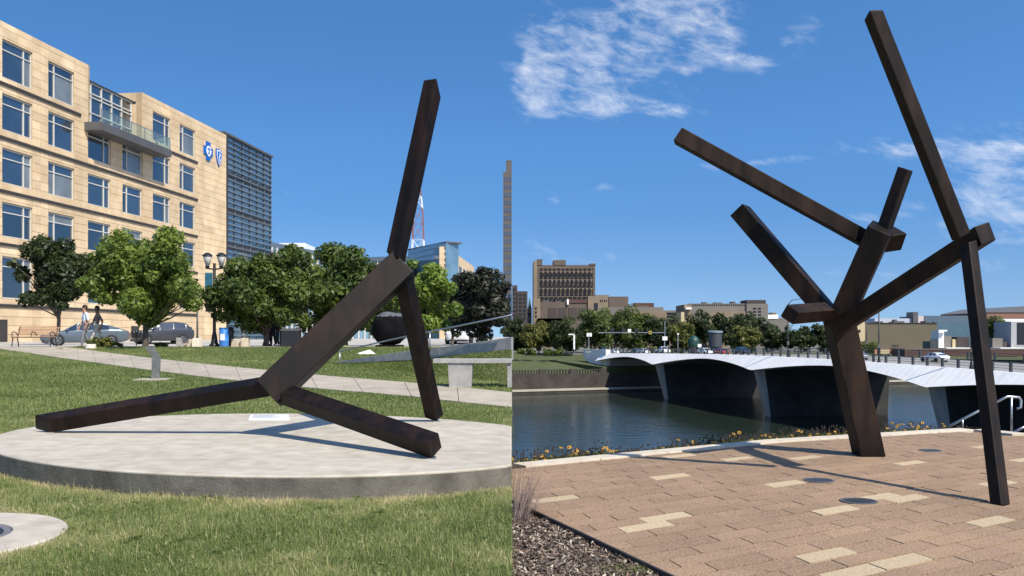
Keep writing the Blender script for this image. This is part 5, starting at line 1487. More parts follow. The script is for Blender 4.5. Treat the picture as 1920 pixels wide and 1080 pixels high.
# fascia panels one by one; backward lean added so they catch the sun
LEAN = 1.25
for i in range(N):
    a, b = ss_[i] + .025, ss_[i + 1] - .025
    za, zb_ = zdeck(a), zdeck(b); ya, yb = zbot(a), zbot(b)
    ha, hb_ = za - ya, zb_ - yb
    c = [BP(a, -ha * LEAN - .05, ya), BP(b, -hb_ * LEAN - .05, yb), BP(b, .35, yb), BP(a, .35, ya), BP(a, 0, za + .22), BP(b, 0, zb_ + .22), BP(b, .35, zb_ + .22), BP(a, .35, za + .22)]
    MB().hexa(c).build('fascia_panel', fasc, brg)
# vault and deck
vt = MB(); n = len(ss_)
for s in ss_:
    za = zdeck(s); zb_ = zbot(s)
    vt.v += [tuple(BP(s, .34, zb_ + .02)), tuple(BP(s, WB, zb_ + .02)), tuple(BP(s, WB, za)), tuple(BP(s, .34, za))]
for i in range(n - 1):
    for k in range(4):
        a = i * 4 + k; b = i * 4 + (k + 1) % 4; vt.f.append((a, b, b + 4, a + 4)); vt.mi.append(0)
vt.f += [(0, 1, 2, 3), ((n - 1) * 4 + 3, (n - 1) * 4 + 2, (n - 1) * 4 + 1, (n - 1) * 4)]; vt.mi += [0, 0]
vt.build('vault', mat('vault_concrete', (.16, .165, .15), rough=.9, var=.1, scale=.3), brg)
rd = MB()
for s in ss_: rd.v += [tuple(BP(s, 2.2, zdeck(s) + .012)), tuple(BP(s, WB - 2.2, zdeck(s) + .012))]
for i in range(n - 1): rd.f.append((i * 2, i * 2 + 1, i * 2 + 3, i * 2 + 2)); rd.mi.append(0)
rd.build('roadway', mat('bridge_road', (.24, .235, .225), rough=.9, var=.1, scale=.5), brg)
for d in (WB / 2 - .2, WB / 2 + .1):
    q = MB()
    for s in ss_: q.v += [tuple(BP(s, d, zdeck(s) + .018)), tuple(BP(s, d + .13, zdeck(s) + .018))]
    for i in range(n - 1): q.f.append((i * 2, i * 2 + 1, i * 2 + 3, i * 2 + 2)); q.mi.append(0)
    q.build('lane_line', mat('lane_yellow', (.55, .38, .05), rough=.8), brg)
pier_m = mat('pier_concrete_shaded', (.014, .015, .014), rough=.9, c2=(.032, .034, .032), scale=.25, detail=8)  # near-black colour carries the shade of the pier faces; noses stay pale
# wall piers with raking noses
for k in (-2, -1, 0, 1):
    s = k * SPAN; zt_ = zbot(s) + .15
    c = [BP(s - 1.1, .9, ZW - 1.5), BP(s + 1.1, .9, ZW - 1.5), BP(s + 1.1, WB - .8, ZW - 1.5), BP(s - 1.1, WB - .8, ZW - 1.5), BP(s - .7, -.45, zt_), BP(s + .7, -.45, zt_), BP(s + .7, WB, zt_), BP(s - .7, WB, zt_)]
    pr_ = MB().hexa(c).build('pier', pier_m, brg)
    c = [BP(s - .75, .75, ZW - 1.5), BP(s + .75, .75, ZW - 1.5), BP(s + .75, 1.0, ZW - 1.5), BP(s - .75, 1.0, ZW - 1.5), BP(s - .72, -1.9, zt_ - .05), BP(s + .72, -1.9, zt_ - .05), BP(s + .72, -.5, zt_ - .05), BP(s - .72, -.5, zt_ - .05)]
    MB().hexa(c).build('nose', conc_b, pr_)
# abutment on the far bank
ab = [BP(84, -.6, -9.4), BP(104, -.6, -4.6), BP(104, -.6, zdeck(88) + 1.0), BP(84, -.6, zdeck(84) + 1.15)]
MB().extrude(ab, bn * 1.2).build('abutment', conc_b if False else fasc, brg)
MB().hexa([BP(83.6, .65, -14), BP(104, .65, -14), BP(104, WB, -14), BP(83.6, WB, -14), BP(83.6, .65, zdeck(84) - .6), BP(104, .65, zdeck(88) - .9), BP(104, WB, zdeck(88) - .9), BP(83.6, WB, zdeck(84) - .6)]).build('abutment_core', conc_b, brg)
# railings
railm = mat('rail_metal', (.10, .105, .115), rough=.45, metal=.5, var=.1)
def railing(d, step, tag_):
    s = SA + 1
    while s < 84:
        z = zdeck(s) + .2; c = BP(s, d, 0); MB().obox((c.x, c.y), bd_, .17, .12, z, z + 1.15).build('rail_post', railm, brg); s += step
    for zz, th in ((1.06, .09), (.72, .045), (.40, .045)):
        q = MB()
        for i in range(0, n - 1, 2):
            a, b = ss_[i], ss_[min(i + 2, n - 1)]
            if a < 84: q.bar(BP(a, d, zdeck(a) + .2 + zz), BP(b, d, zdeck(b) + .2 + zz), .06, th)
        q.build('rail', railm, brg)
railing(1.0, 2.9, 0)
railing(WB - .3, 2.9 * 2, 1)
q = MB()
for s in ss_: q.v += [tuple(BP(s, .36, zdeck(s) + .19)), tuple(BP(s, 2.2, zdeck(s) + .16)), tuple(BP(s, 2.2, zdeck(s)))]
for i in range(n - 1):
    for k in (0, 1): q.f.append((i * 3 + k, i * 3 + k + 1, i * 3 + k + 4, i * 3 + k + 3)); q.mi.append(0)
q.build('footway', conc_b, brg)

# lamp posts on the bridge
def bridge_lamp(label, s, d, h, arm=0.0):
    b = BP(s, d, zdeck(s) + .15); r = thing('bridge_lamp', label, 'street lamp', b, 'lamp posts on the bridge')
    MB().lathe([(.26, 0), (.26, .1), (.20, .3), (.12, .9), (.10, 1.2), (.075, h)], (0, 0, 0), 10).build('pole', M['black'], r, smooth=True, local=True)
    if arm: MB().tube([(0, 0, h - .02), (arm * .3, 0, h + .75), (arm, 0, h + 1.0)], [.075, .06, .05], 7).build('arm', M['black'], r, local=True)
    MB().box(arm - .12, arm + .55, -.14, .14, h + (.92 if arm else 0), h + (1.08 if arm else .14)).build('lamp_head', M['slate'], r, local=True, bevel=.02)
    MB().box(-.2, .2, -.22, -.1, 2.1, 2.7).build('control_box', M['slate'], r, local=True)
    return r
def s_for_px(px):
    k = (px - 960) / F; return ((BX + -BM * BY) / (k - BM) - BY) / bd_.y if False else ((BX - BM * BY) / (k - BM) - BY) / bd_.y
bridge_lamp('black lamp post standing right beside the bridge railing near the white sedan', s_for_px(1803), 1.4, 10.3)
bridge_lamp('black lamp post in front of the tan windowless hall', s_for_px(1640) + 1, 1.4, 9.8)
bridge_lamp('black lamp post with curved arm behind the stub beam', s_for_px(1469) + 1, 1.4, 9.0, 2.4)
bridge_lamp('black lamp post with curved arm among the far trees', s_for_px(1432) + 4, WB - 1.2, 8.5, -2.0)

# traffic on the bridge
def on_bridge(px, d):
    s = 0.0
    for _ in range(30):
        p = BP(s, d, 0); cur = 960 + F * p.x / p.y
        s += (cur - px) * .12
    return s
def traffic(kind, label, px, d, away, pm):
    s = on_bridge(px, d); b = BP(s, d, zdeck(s) + .015); hd = math.atan2(bd_.y, bd_.x) + (0 if away else math.pi)
    return car(kind, label, b, hd, pm, 'traffic on the bridge', detail=False)
pw = paint('paint_pure_white', (.78, .78, .78), 0)
traffic('sedan', 'white sedan crossing the bridge in front of the brown wall', 1752, 13.5, True, pw)
traffic('pickup', 'white pickup truck crossing the bridge far along the deck', 1243, 6.5, False, pw)
traffic('sedan', 'white sedan waiting at the far end of the bridge', 1152, 6.0, False, pw)
traffic('sedan', 'white sedan behind the pickup truck on the bridge', 1208, 6.2, False, pw)
traffic('suv', 'teal grey car at the far end of the bridge', 1192, 15, True, paint('paint_teal', (.08, .14, .16)))
traffic('suv', 'blue car near the bridge abutment', 1131, 10, False, paint('paint_blue', (.04, .12, .30)))
traffic('sedan', 'red car on the middle of the bridge', 1352, 8, False, paint('paint_red', (.40, .03, .03)))
traffic('sedan', 'white car right behind the red car on the bridge', 1322, 5.5, False, pw)
traffic('suv', 'dark blue car following on the middle of the bridge', 1392, 12, False, paint('paint_navy', (.02, .03, .07)))
traffic('suv', 'silver car on the bridge beside the column', 1606, 7, False, paint('paint_silver', (.35, .36, .38)))

# ------------------------------------------------------------------ far bank buildings
bn_tan = mat('hotel_stone_shaded', (.115, .090, .070), rough=.9, var=.10, scale=.15); bn_lit = mat('concrete_sunlit', (.22, .170, .120), rough=.9, var=.1, scale=.15); brick = mat('brick_brown', (.085, .045, .034), rough=.9, var=.12, scale=.3); greyb = mat('grey_stone_far', (.165, .150, .130), rough=.9, var=.08, scale=.15); tan2 = mat('tan_hall', (.125, .107, .070), rough=.9, var=.06, scale=.2); cream = mat('cream_wall', (.50, .40, .24), rough=.9, var=.06, scale=.2); winm = mat('far_window', (.018, .020, .024), rough=.5, spec=.25, var=.3, scale=.4)  # backlit shade is mixed into the front tones; bn_lit is the sunlit tone
class Bld:
    """a far building standing on the far bank; pixel columns give its width at depth Y"""
    def __init__(s, name, label, px, Y, z0=FBZ):
        s.Y = Y; s.z0 = z0; s.r = thing(name, label, 'building', W(px, HZ, Y) - Vector((0, 0, EYE - z0)))
    def X(s, px, Y=None): return (px - 960) / F * (Y or s.Y)
    def Z(s, py, Y=None): return EYE + (HZ - py) / F * (Y or s.Y)
    def blk(s, nm, px0, px1, top, mt, dep=18, fwd=0.0, bot=None, bev=0):
        Y = s.Y - fwd; z1 = s.Z(top, Y); z0 = s.z0 if bot is None else s.Z(bot, Y)
        return MB().box(s.X(px0, Y), s.X(px1, Y), Y, Y + dep, z0 - (.3 if bot is None else 0), z1).build(nm, mt, s.r)
    def win(s, px0, px1, py0, py1, mt=None, fwd=0.0, nm='window'):
        Y = s.Y - fwd
        return MB().box(s.X(px0, Y), s.X(px1, Y), Y - .12, Y + .3, s.Z(py1, Y), s.Z(py0, Y)).build(nm, mt or winm, s.r)
b = Bld('hotel_tower', 'tall brown slab tower with many rows of dark windows across the river', 1058, 480)
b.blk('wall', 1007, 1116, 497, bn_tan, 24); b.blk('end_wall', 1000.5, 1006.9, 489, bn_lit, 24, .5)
b.blk('parapet_block', 1006.95, 1017, 486, bn_tan, 14, .3, 497.1); b.blk('parapet_block', 1038, 1061, 487.5, bn_tan, 14, .3, 497.1); b.blk('parapet_block', 1106, 1117, 494, bn_tan, 14, .3, 497.1)
for r in range(12):
    y = 503.0 + r * 5.3
    if r % 3 == 1: MB().box(b.X(1011), b.X(1112), b.Y - .35, b.Y - .02, b.Z(y + 3.9), b.Z(y - .2)).build('floor_band', brick if False else bn_lit, b.r)
    k = 0; x = 1012.5
    rr = random.Random(r)
    while x < 1111:
        w = 5.2 if r % 4 != 2 else 7.4
        b.win(x, min(x + w, 1112), y + .4, y + 3.0, fwd=.4); x += w + (3.0 if r % 4 != 2 else 1.4)
b = Bld('brown_civic_hall', 'low brown hall with tall recessed bays in front of the slab tower', 1065, 430)
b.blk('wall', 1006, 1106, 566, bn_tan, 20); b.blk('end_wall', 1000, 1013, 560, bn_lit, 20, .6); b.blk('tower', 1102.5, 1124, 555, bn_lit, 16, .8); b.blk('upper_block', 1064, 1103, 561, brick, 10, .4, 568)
b.blk('vent_stack', 1063, 1066.5, 561, M['white'], 3, 1.0, 571)
for k in range(4): b.win(1028 + k * 19, 1044 + k * 19, 577, 600, mat('recess_brown', (.06, .045, .04), rough=.8) if k == 0 else MATS['recess_brown'], .1, 'bay')
for k in range(3): b.win(1003.5, 1006.5, 576 + k * 7.5, 580 + k * 7.5, None, .7)
b.win(1114, 1121, 568, 581, None, .9)
for x0, x1, t_p in ((1020, 1030, 563), (1044, 1052, 564)): b.blk('roof_unit', x0, x1, t_p, M['slate'], 5, -4, 566.05); b.blk('canopy', 1008, 1064, 597, M['slate'], 10, 4, 603)
b = Bld('dark_apartment_block', 'dark brown apartment block at the edge of the far park', 972, 400)
dk = mat('dark_brick', (.055, .042, .040), rough=.9, var=.12, scale=.3)
b.blk('wall', 960.4, 970, 535, dk, 18); b.blk('wing', 970.1, 989, 546, dk, 18, .5)
for r in range(7):
    b.win(962.5, 967, 541 + r * 8, 545 + r * 8)
    for x in (973, 981): b.win(x, x + 5, 551 + r * 7.2, 555.2 + r * 7.2, None, .5)
b = Bld('church', 'small pale church with a pointed dark green steeple', 993, 450)
b.blk('wall', 988, 997, 577, greyb, 9); b.win(990.5, 994.5, 587, 592)
cx_ = b.X(993); q = MB(); h0 = b.Z(577.2); hw = b.X(996.5) - cx_; q.add([(cx_ - hw, 450, h0), (cx_ + hw, 450, h0), (cx_ + hw, 450 + 2 * hw, h0), (cx_ - hw, 450 + 2 * hw, h0), (cx_, 450 + hw, b.Z(556))], [(3, 2, 1, 0), (0, 1, 4), (1, 2, 4), (2, 3, 4), (3, 0, 4)]); q.build('steeple', mat('copper_green', (.03, .055, .05), rough=.6), b.r)
b = Bld('stepped_office', 'stepped grey brown offices behind the far trees', 1160, 460)
b.blk('wall', 1117, 1142, 553, bn_lit, 16); b.blk('wing', 1142.1, 1178, 556, bn_tan, 16, .5); b.blk('base', 1124.2, 1244, 576, greyb, 10, 2); b.blk('block', 1177.8, 1216, 573, bn_tan, 12, 1.0); b.blk('roof_block', 1190, 1226, 568, brick, 8, .5, 576)
for k in range(4): b.win(1125 + k * 3.6, 1127 + k * 3.6, 562, 566)
b.blk('wing', 1178.1, 1250, 582, bn_lit, 8, 3.5)
b = Bld('parking_garage', 'low white banded parking garage beyond the trees', 1263, 470)
b.blk('wall', 1247, 1279, 582, greyb, 20)
for k in range(4): b.win(1248, 1278, 586 + k * 6, 589.5 + k * 6, None, .1, 'opening')
b = Bld('courthouse', 'long grey stone building with a row of cornice slots', 1360, 430)
b.blk('wall', 1296, 1402, 569, greyb, 22); b.blk('end_wall', 1283, 1295.9, 571, bn_lit, 22, .6); b.blk('tower', 1400, 1440, 569.5, greyb, 20, .9); b.blk('tower_top', 1400, 1436, 562.5, dk, 12, .6, 570)
for k in range(26): b.win(1298.5 + k * 4.0, 1300.6 + k * 4.0, 570.5, 573.5)
for x0, x1, t_p in ((1318, 1326, 566.5), (1340, 1354, 567), (1372, 1379, 565.5)): b.blk('roof_unit', x0, x1, t_p, M['slate'], 5, -4, 569.05)
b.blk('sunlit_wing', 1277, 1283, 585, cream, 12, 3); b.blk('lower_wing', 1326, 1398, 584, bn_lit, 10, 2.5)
b.blk('balcony', 1286, 1297, 576.5, M['white'], 3, 3.4, 580)
for r in range(5):
    for k in range(2): b.win(1412 + k * 9, 1418 + k * 9, 577 + r * 6, 580 + r * 6, None, .9)
b = Bld('white_roofed_building', 'pale building with white roof band behind the stub beam', 1455, 520)
b.blk('wall', 1440.5, 1480, 596, greyb, 20); b.blk('roof_band', 1440, 1459, 590, M['white'], 14, .4, 598); b.blk('penthouse', 1448, 1456, 586, bn_lit, 8, .2, 590.1)
b = Bld('tan_hall', 'large windowless tan hall behind the bridge', 1690, 385)
b.blk('wall', 1622, 1757, 606, tan2, 26); b.blk('end_wall', 1607, 1621.9, 604, cream, 26, .5); b.win(1610, 1613.5, 618, 623, None, .6)
for x0, x1, t_p in ((1648, 1656, 602.5), (1675, 1690, 603.5), (1735, 1741, 602)): b.blk('roof_unit', x0, x1, t_p, M['slate'], 5, -5, 606.05)
b.blk('coping', 1621.9, 1757.4, 605, dk, 1.2, .3, 606.4)
b = Bld('orange_kiosk', 'small orange brick building below the tan hall', 1668, 300)
ob_ = mat('orange_brick', (.42, .21, .10), rough=.9, var=.1, scale=.5)
b.blk('wall', 1640, 1696, 653, ob_, 8); b.blk('panel', 1651, 1667.5, 654, cream, .4, .3); b.blk('roof', 1639, 1697, 651.5, bn_tan, 8.5, .2, 653)
for x in (1651, 1664, 1680): b.win(x, x + 4, 664, 668, None, .35)
for k, x in enumerate((1674, 1678, 1682.5)): b.blk('chimney_pot', x, x + 1.6, 646.5, M['black'], .4, -2, 651.6)
b = Bld('brown_wall_building', 'long low brown wall building behind the bridge railing', 1810, 290, -4.6)
b.blk('wall', 1696.5, 1990, 656, brick, 10); b.blk('roof', 1697, 1990, 654.5, bn_tan, 10.2, .1, 656)
b = Bld('glass_conference_center', 'blue grey glass hall with white roof edge behind the tan hall', 1780, 470)
bl_g = mat('blue_panel', (.085, .12, .155), rough=.4, var=.08, scale=.2)
b.blk('wall', 1733, 1822, 592, bl_g, 30); b.blk('glass_wall', 1752, 1822, 603, mat('blue_glass_far', (.07, .12, .16), rough=.2, var=.1, scale=.2), 8, 1.5); b.blk('tower', 1712, 1721.5, 585, M['slate'], 8, 2); b.blk('roof', 1640, 1732, 597, mat('pale_roof', (.42, .45, .50), rough=.5), 20, .5); b.blk('chimney', 1721.6, 1732, 592.5, mat('pink_stone', (.52, .45, .43), rough=.9), 8, 1.8); b.blk('roof_unit', 1677, 1682, 599, M['slate'], 4, 3); b.blk('roof_unit', 1683, 1696, 602, M['slate'], 4, 3)
# arena with a low domed roof
b = Bld('arena', 'brick sports arena with a wide low grey roof', 1915, 560)
b.blk('wall', 1850, 2010, 586, mat('arena_brick', (.22, .115, .08), rough=.9, var=.06, scale=.1), 60)
q = MB(); xs_ = [1848, 1870, 1893, 1930, 1967, 1990, 2012]; zs_ = [585.9, 580.5, 575.5, 573.5, 575.5, 580.5, 585.9]
for x, y in zip(xs_, zs_): q.v += [(b.X(x), 559.5, b.Z(y)), (b.X(x), 621, b.Z(y))]
for i in range(6): q.f.append((i * 2, i * 2 + 2, i * 2 + 3, i * 2 + 1)); q.mi.append(0)
q.f += [tuple(range(0, 14, 2)), tuple(range(13, 0, -2)), (0, 1, 13, 12)]; q.mi += [0, 0, 0]
q.build('roof', mat('arena_roof', (.12, .125, .135), rough=.7), b.r)
b.blk('base', 1874, 1990, 600, M['slate'], 20, 8); b.blk('white_cornice', 1878, 1925, 598, M['white'], 3, 12, 603)
b = Bld('white_ribbed_tower', 'white building with dark vertical ribs beside the arena', 1907, 330)
b.blk('wall', 1896, 1960, 603, mat('ribbed_white', (.36, .36, .36), rough=.7, var=.05), 12)
for k in range(9): b.win(1907 + k * 4.6, 1910.5 + k * 4.6, 605, 646, M['black'], .05, 'rib_gap')
# power plant gear between hall and leg
b = Bld('substation', 'cluster of white tanks and pipework behind the brown wall', 1785, 330)
for x0, x1, t_p, m0 in ((1760, 1770, 620, M['white']), (1771, 1784, 630, greyb), (1786, 1794, 636, cream), (1795, 1818, 632, dk), (1744, 1759, 640, mat('green_gear', (.05, .11, .10), rough=.6)), (1861, 1880, 634, greyb), (1880.5, 1888, 640, dk)):
    b.blk('unit', x0, x1, t_p, m0, 6, random.Random(x0).uniform(0, 1.5), bev=0)
b.blk('pipe_rack', 1760, 1776, 618.5, M['white'], 1.0, 2.5, 621.5)
for x0, x1 in ((1775, 1822), (1876, 1925)): b.blk('white_roof', x0, x1, 652, M['white'], 8, 8, 655.5)
for k in range(5): b.blk('pipe', 1745 + k * 3, 1746.2 + k * 3, 636, M['slate'], .5, 3)
# round grey pavilion and green kiosk at the bridge end
pv = W(1341, HZ, 262); rp2 = thing('round_pavilion', 'grey round pavilion tower with a flat tilted pale roof', 'pavilion', (pv.x, 262, FBZ)); kk = 262 / F
MB().lathe([(9.5 * kk, -1), (9.5 * kk, (700 - 643) * 0 + 26 * kk * .62)], (0, 0, 0), 24).build('base', M['slate'], rp2, local=True)
MB().lathe([(12.5 * kk, 16.2 * kk), (12.5 * kk, 43 * kk)], (0, 0, 0), 24).build('drum', mat('pavilion_metal', (.07, .075, .085), rough=.5, metal=.4), rp2, local=True)
q = MB().lathe([(14 * kk, 0), (14 * kk, 2.6 * kk)], (0, 0, 43.1 * kk), 24, (.0, -.06, 1)); q.build('roof', mat('pavilion_roof', (.20, .26, .27), rough=.5), rp2, local=True)
gk = W(1301, HZ, 268); kk = 268 / F; rk = thing('green_dome_kiosk', 'dark green rounded kiosk beside the round pavilion', 'kiosk', (gk.x, 268, FBZ))
MB().lathe([(10.5 * kk, -1), (10.5 * kk, 26 * kk), (9.0 * kk, 31 * kk), (4 * kk, 35.5 * kk), (.3, 36.5 * kk)], (0, 0, 0), 22).build('body', mat('kiosk_green', (.012, .05, .04), rough=.5), rk, smooth=True, local=True)
MB().lathe([(10.8 * kk, 6 * kk), (10.8 * kk, 14 * kk)], (0, 0, 0), 22).build('band', dk, rk, local=True)

# signal mast arm, signs and posts on the far road
def far_post(name, label, px, Y, top, parts, cat='sign'):
    p = W(px, HZ, Y); z1 = EYE + (HZ - top) / F * Y; r = thing(name, label, cat, (p.x, Y, FBZ))
    MB().tube([(0, 0, -.2), (0, 0, z1 - FBZ)], .13, 8).build('pole', M['steel'], r, local=True)
    s = Y / F
    for (nm, x0, x1, y0, y1, m0) in parts: MB().box((x0 - px) * s, (x1 - px) * s, -.22, -.1, EYE + (HZ - y1) * s - FBZ, EYE + (HZ - y0) * s - FBZ).build(nm, m0, r, local=True)
    return r
yel = mat('sign_yellow', (.35, .27, .03), rough=.5)
far_post('traffic_signal', 'traffic signal mast arm with three black heads over the far road', 1246.5, 266, 602, [('mast_arm', 1122, 1246, 623, 624.2, M['steel']), ('signal_head', 1145, 1152, 614.5, 621.5, M['black']), ('signal_head', 1165.5, 1171, 615, 622, M['black']), ('signal_head', 1190, 1197, 616, 624, M['black']), ('sign_plate', 1177, 1183, 617, 624.5, M['white']), ('warning_sign', 1216, 1222, 620.5, 626.5, yel)], 'traffic signal')
far_post('road_sign', 'pair of white road signs on a post at the far road', 1104, 262, 624, [('sign_plate', 1100, 1103.6, 624.5, 631, M['white']), ('sign_plate', 1105, 1109.5, 624.5, 631, M['white'])])
far_post('road_sign', 'single white road sign below the signal mast arm', 1246, 258, 630, [('sign_plate', 1242, 1251, 631, 638, M['white'])])
far_post('bus_shelter_post', 'white bent-top post at the edge of the far park', 1077, 255, 626, [('top_arm', 1066, 1078, 626, 628, M['white']), ('leg', 1075, 1078, 627, 655, M['white'])], 'post')
far_post('park_light', 'thin pale lamp post at the slope beside the abutment', 1101, 236, 660, [('top_arm', 1098, 1108, 659, 660.5, M['ledge'])], 'street lamp')
far_post('road_sign', 'small white notice board in front of the green kiosk', 1311, 258, 645, [('sign_plate', 1308, 1315, 645, 651, M['white'])])
far_post('road_post', 'thin grey pole beside the signal mast', 1271, 258, 625, [('cap', 1269.5, 1272.5, 625, 628, M['white'])], 'post')

# ------------------------------------------------------------------ far bank trees
def bank_tree(label, px, Y, top, wpx, mt, seed, n=7000, leaf=.8, z0=FBZ, cb=None, tint=.5):
    s = Y / F; b = Vector(((px - 960) * s, Y, z0)); h = EYE + (HZ - top) * s - z0
    return tree('riverside_tree', label, b, h, wpx * s, h * .05 if cb is None else cb, mt, seed, n, leaf, tr=.26, group='trees along the far river bank', nclump=46, tint=tint, rfac=1.25)
where = ['below the dark apartment block', 'below the church steeple', 'in front of the brown civic hall', 'left of the signal mast', 'behind the first signal head', 'behind the middle signal head', 'behind the yellow warning sign', 'below the parking garage']
bt = [(972, 300, 598, 46, 'dark', 0), (1010, 292, 607, 54, 'olive', 1), (1062, 290, 604, 54, 'dark', 2), (1108, 300, 582, 70, 'mid', 3), (1152, 305, 577, 78, 'mid', 4), (1198, 303, 578, 70, 'mid', 5), (1232, 300, 588, 56, 'dark', 6), (1276, 300, 607, 44, 'olive', 7)]
for i, (px, Y, top, w, k, wi) in enumerate(bt):
    bank_tree(('dark green' if k == 'dark' else 'olive yellow' if k == 'olive' else 'full green') + ' far bank tree ' + where[wi], px, Y, top - 3, w * 1.25, LF['bank' if k == 'mid' else k], 40 + i)
for i, (px, Y, top, w, k, wh) in enumerate([(1316, 318, 585, 42, 'dark', 'behind the green kiosk'), (1346, 322, 590, 36, 'dark', 'behind the round pavilion'), (1376, 310, 588, 46, 'dark', 'right of the round pavilion'), (1408, 322, 585, 40, 'dark', 'below the courthouse tower'), (1395, 296, 612, 46, 'olive', 'low beside the curved lamp post'), (1448, 305, 604, 52, 'dark', 'behind the stub beam'), (1502, 300, 608, 58, 'dark', 'below the stub beam'), (1545, 300, 612, 50, 'dark', 'beside the column'), (1868, 345, 592, 40, 'mid', 'between the leg and the ribbed building'), (1892, 350, 612, 30, 'dark', 'at the ribbed building')]):
    bank_tree(('olive' if k == 'olive' else 'dark green' if k == 'dark' else 'mid green') + ' far bank tree ' + wh, px, Y, top - 3, w * 1.25, LF['bank' if k == 'mid' else k], 60 + i, 5200)
for i, (px, Y, w, h, lab) in enumerate([(1040, 262, 7, 2.6, 'long low hedge below the dark tree on the far slope'), (1230, 275, 8, 2.6, 'round pinkish bush below the signal mast'), (1258, 272, 7, 2.4, 'round bush beside the single white sign'), (1628, 300, 9, 4.5, 'green bush at the end wall of the tan hall'), (985, 262, 8, 2.4, 'low green hedge on the far slope below the olive tree')]):
    shrub(lab, px, Y, w, h, 80 + i, LF['olive'] if i in (1, 2) else LF['mid'], 1400, .5, zb=FBZ if Y > 268 else -4.2)

# ------------------------------------------------------------------ planting along the terrace edge and steel stair rails
sh_ = MB(); sh_.add([(0, 11.28 + .02, -.30), (3.92, 13.9, -.30), (7.95, 15.72, -.30), (7.3, 16.9, -.45), (3.3, 15.0, -.45), (0.01, 12.4, -.45)], [(0, 1, 2, 3, 4, 5)])
pb6 = MB(); pb6.prism([(0.01, 11.29), (3.915, 13.89), (7.95, 15.715), (7.4, 16.7), (3.3, 14.9), (.01, 12.3)], -14.7, -.22)
tag(pb6.build('river_planting', M['soil']), 'narrow planting strip behind the terrace coping', kind='structure')
rg = np.random.default_rng(31)
def flower_strip(a, b, n, h0, h1, dmin, dmax):
    a, b = np.array(a), np.array(b); t = rg.uniform(0, 1, n); P = a + (b - a) * t[:, None]; d = (b - a) / np.linalg.norm(b - a); nn = np.array([-d[1], d[0]])
    return P + nn * rg.uniform(dmin, dmax, n)[:, None]
P1 = np.concatenate([flower_strip(TERR[0], TERR[1], 900, 0, 0, .04, .5), flower_strip(TERR[1], TERR[2], 800, 0, 0, .04, .5)])
dens_k = lump(P1, .55, 77); xk = P1[:, 0]
hmax = np.where(xk < 1.3, .29, np.where(xk < 1.9, .20, np.where(xk < 2.3, .19, .27))) + .09 * dens_k
hmax = np.where(xk > 7.2, .26, hmax)
LVs = []; LFs = []; LTs = []; FVs = []; FFs = []; DVs = []; DFs = []; SV = MB()
def disc(c, r, nrm, k, rgx):
    a = np.cross(nrm, [0.3, .5, .8]); a /= np.linalg.norm(a); b_ = np.cross(nrm, a); w = np.arange(k) * 2 * np.pi / k
    return c + (a * np.cos(w)[:, None] + b_ * np.sin(w)[:, None]) * r
stem_v = []; stem_f = []
for i, (x, y) in enumerate(P1):
    h = hmax[i] * rg.uniform(.55, 1.0); tip = np.array([x + rg.normal(0, .03), y + rg.normal(0, .03), -.22 + h])
    o_ = len(stem_v); stem_v += [(x - .003, y, -.22), (x + .003, y, -.22), tuple(tip)]; stem_f.append((o_, o_ + 1, o_ + 2))
    u = rg.uniform()
    if u < .09 and not (1.5 < x < 2.2):
        nrm = rg.normal(0, .5, 3) + np.array([0, -.5, .8]); nrm /= np.linalg.norm(nrm); ring = disc(tip, .024, nrm, 8, rg)
        o_ = len(FVs); FVs += [tuple(q) for q in ring]; FFs.append(tuple(range(o_, o_ + 8))); ring2 = disc(tip + nrm * .006, .011, nrm, 6, rg); o_ = len(DVs); DVs += [tuple(q) for q in ring2]; DFs.append(tuple(range(o_, o_ + 6)))
    elif u < .6:
        ring = disc(tip, .014, np.array([0, -1., .3]), 6, rg); ring2 = disc(tip + np.array([0, 0, .02]), .008, np.array([0, -.3, 1.]), 6, rg); o_ = len(DVs); DVs += [tuple(q) for q in ring] + [tuple(q) for q in ring2]; DFs += [tuple(range(o_, o_ + 6)), tuple(range(o_ + 6, o_ + 12))]
k_ = len(P1); C = np.c_[P1, -.22 + hmax * .42]; vs, fs, tn = leaf_cloud(C, np.full(k_, .085), 16000, .05, rg, .45)
vs[:, 2] = np.maximum(vs[:, 2], -.215)
fl = thing('coneflower_bed', 'row of yellow coneflowers and dark seed heads along the coping', 'flowers', (3.0, 13.4, -.22)); fl['kind'] = 'stuff'
o = bpy.data.objects.new('leaves', np_mesh('leaves', vs - np.array([3.0, 13.4, -.22]), fs, LF['olive'], {'tint': tn})); col.objects.link(o); o.parent = fl; o['kind'] = 'stuff'
def raw(nm, v, f, mt):
    me = bpy.data.meshes.new(nm); me.from_pydata([(a - 3.0, b_ - 13.4, c + .22) for a, b_, c in v], [], f); me.materials.append(mt); o = bpy.data.objects.new(nm, me); col.objects.link(o); o.parent = fl; o['kind'] = 'stuff'; return o
raw('petals', FVs, FFs, mat('petal_yellow', (.50, .27, .02), rough=.7, var=.15, scale=9)); raw('seed_heads', DVs, DFs, mat('seed_brown', (.025, .016, .012), rough=.9)); raw('stems', stem_v, stem_f, mat('stem_green', (.06, .07, .025), rough=.8))

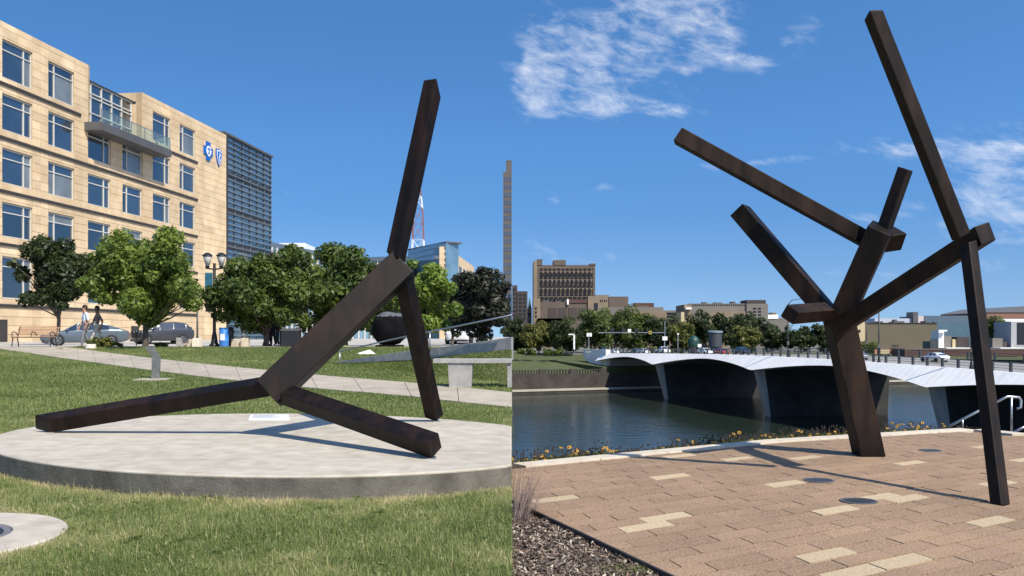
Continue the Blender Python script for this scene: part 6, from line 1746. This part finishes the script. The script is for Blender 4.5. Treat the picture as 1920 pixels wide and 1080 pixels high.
# feathery ornamental grass at the corner of the bed
og = thing('ornamental_grass', 'clump of purple brown ornamental grass at the corner of the mulch bed', 'grass', (.10, 8.15, -.05)); og['kind'] = 'stuff'
n = 200; yaw = rg.uniform(-1.0, 1.3, n); ln = np.abs(rg.normal(.55, .28, n)); hh = rg.uniform(.2, .70, n); bx_ = np.clip(rg.normal(.07, .05, n), .01, .3); by_ = rg.normal(0, .16, n)
vs = []; fs = []; tn = []
for i in range(n):
    d = np.array([math.cos(yaw[i]), math.sin(yaw[i]) * .7, 0]); s_ = np.array([-d[1], d[0], 0]) * .0028; b_ = np.array([bx_[i] - .10, by_[i], 0]); o_ = len(vs)
    for t, w in ((0, 1), (.35, 1), (.7, .9), (1, .15)):
        c = b_ + d * hh[i] * math.sin(ln[i]) * t ** 1.6 + np.array([0, 0, hh[i] * math.cos(ln[i] * .8) * t - .12 * hh[i] * t ** 3])
        vs += [c - s_ * w, c + s_ * w]; tn += [rg.uniform()] * 2
    for k in range(3): fs.append((o_ + 2 * k, o_ + 2 * k + 1, o_ + 2 * k + 3, o_ + 2 * k + 2))
ogm = mat('grass_purple', (.20, .135, .11), rough=.8, c2=(.42, .31, .25), scale=12)
o = bpy.data.objects.new('blades', np_mesh('blades', np.array(vs), np.array(fs), ogm)); col.objects.link(o); o.parent = og; o['kind'] = 'stuff'
# a tuft of weeds in the mulch
P = np.c_[rg.normal(.84, .09, 260), rg.normal(6.28, .07, 260)]; P = P[(P[:, 0] + (P[:, 1] - 8.5) * .385) < .10]
if len(P):
    v1, f1, a1 = blades(P, np.full(len(P), -.045), .06, .005, rg, .8, True, rg.uniform(.1, .5, len(P))); o = bpy.data.objects.new('weed_tuft', np_mesh('weed_tuft', v1, f1, gm, {'tint': a1})); col.objects.link(o); tag(o, 'small tuft of green weeds in the mulch bed', 'weeds', kind='stuff')

# in-floor lights on the terrace
for px, py, r, lab in ((1535, 901, .165, 'round dark floor light in the terrace paving, nearer the river'), (1610, 940, .175, 'round dark floor light set between pale pavers'), (1744, 845, .15, 'round dark floor light in the shadow side of the column')):
    c = G(px, py); rr_ = thing('floor_light', lab, 'light', (c.x, c.y, 0), 'lights set in the terrace floor')
    MB().lathe([(r, -.01), (r, .008), (r * .86, .010), (r * .84, .005)], (0, 0, 0), 32).build('rim', M['slate'], rr_, local=True)
    MB().lathe([(r * .83, -.005), (r * .83, .006), (r * .4, .0075), (.01, .008)], (0, 0, 0), 28).build('lens', MATS['lamp_glass'], rr_, local=True)

# stair rails at the river steps
def rails(label, pts, posts):
    r = thing('stair_rail', label, 'handrail', (pts[0].x, pts[0].y, pts[0].z), 'rails at the river steps')
    MB().tube(pts, .022, 8).build('rail', M['steel'], r, smooth=True)
    for a, zb in posts: MB().tube([a, (a.x, a.y, zb)], .018, 8).build('post', M['steel'], r, smooth=True)
Yr = 15.4
pt = lambda px, py, Y=Yr: W(px, py, Y)
rails('steel stair rail with a hooked end beside the sculpture leg', [pt(1868, 754), pt(1889, 743.5), pt(1911, 745), pt(1914.5, 751), pt(1914, 764), pt(1907, 766)], [(pt(1896.5, 744), pt(1896.5, 811).z)])
rails('steel stair rail slanting down behind the sculpture leg', [pt(1780, 799, 16.3), pt(1836, 770, 16.3), pt(1850, 763, 16.3)], [(pt(1805, 786.5, 16.3), pt(1805, 806, 16.3).z)])
rails('low steel rail end behind the terrace corner', [pt(1898, 812, 15.3), pt(1935, 793, 15.3)], [(pt(1925, 798.5, 15.3), -.4)])
stp = MB(); stp.prism([(8.0, 15.72), (8.36, 14.76), (14.5, 14.22), (14.5, 17.5), (7.5, 17.5), (7.42, 16.72)], -14.7, -.42)
tag(stp.build('river_steps', conc_d), 'concrete landing of the steps down to the river', kind='structure')
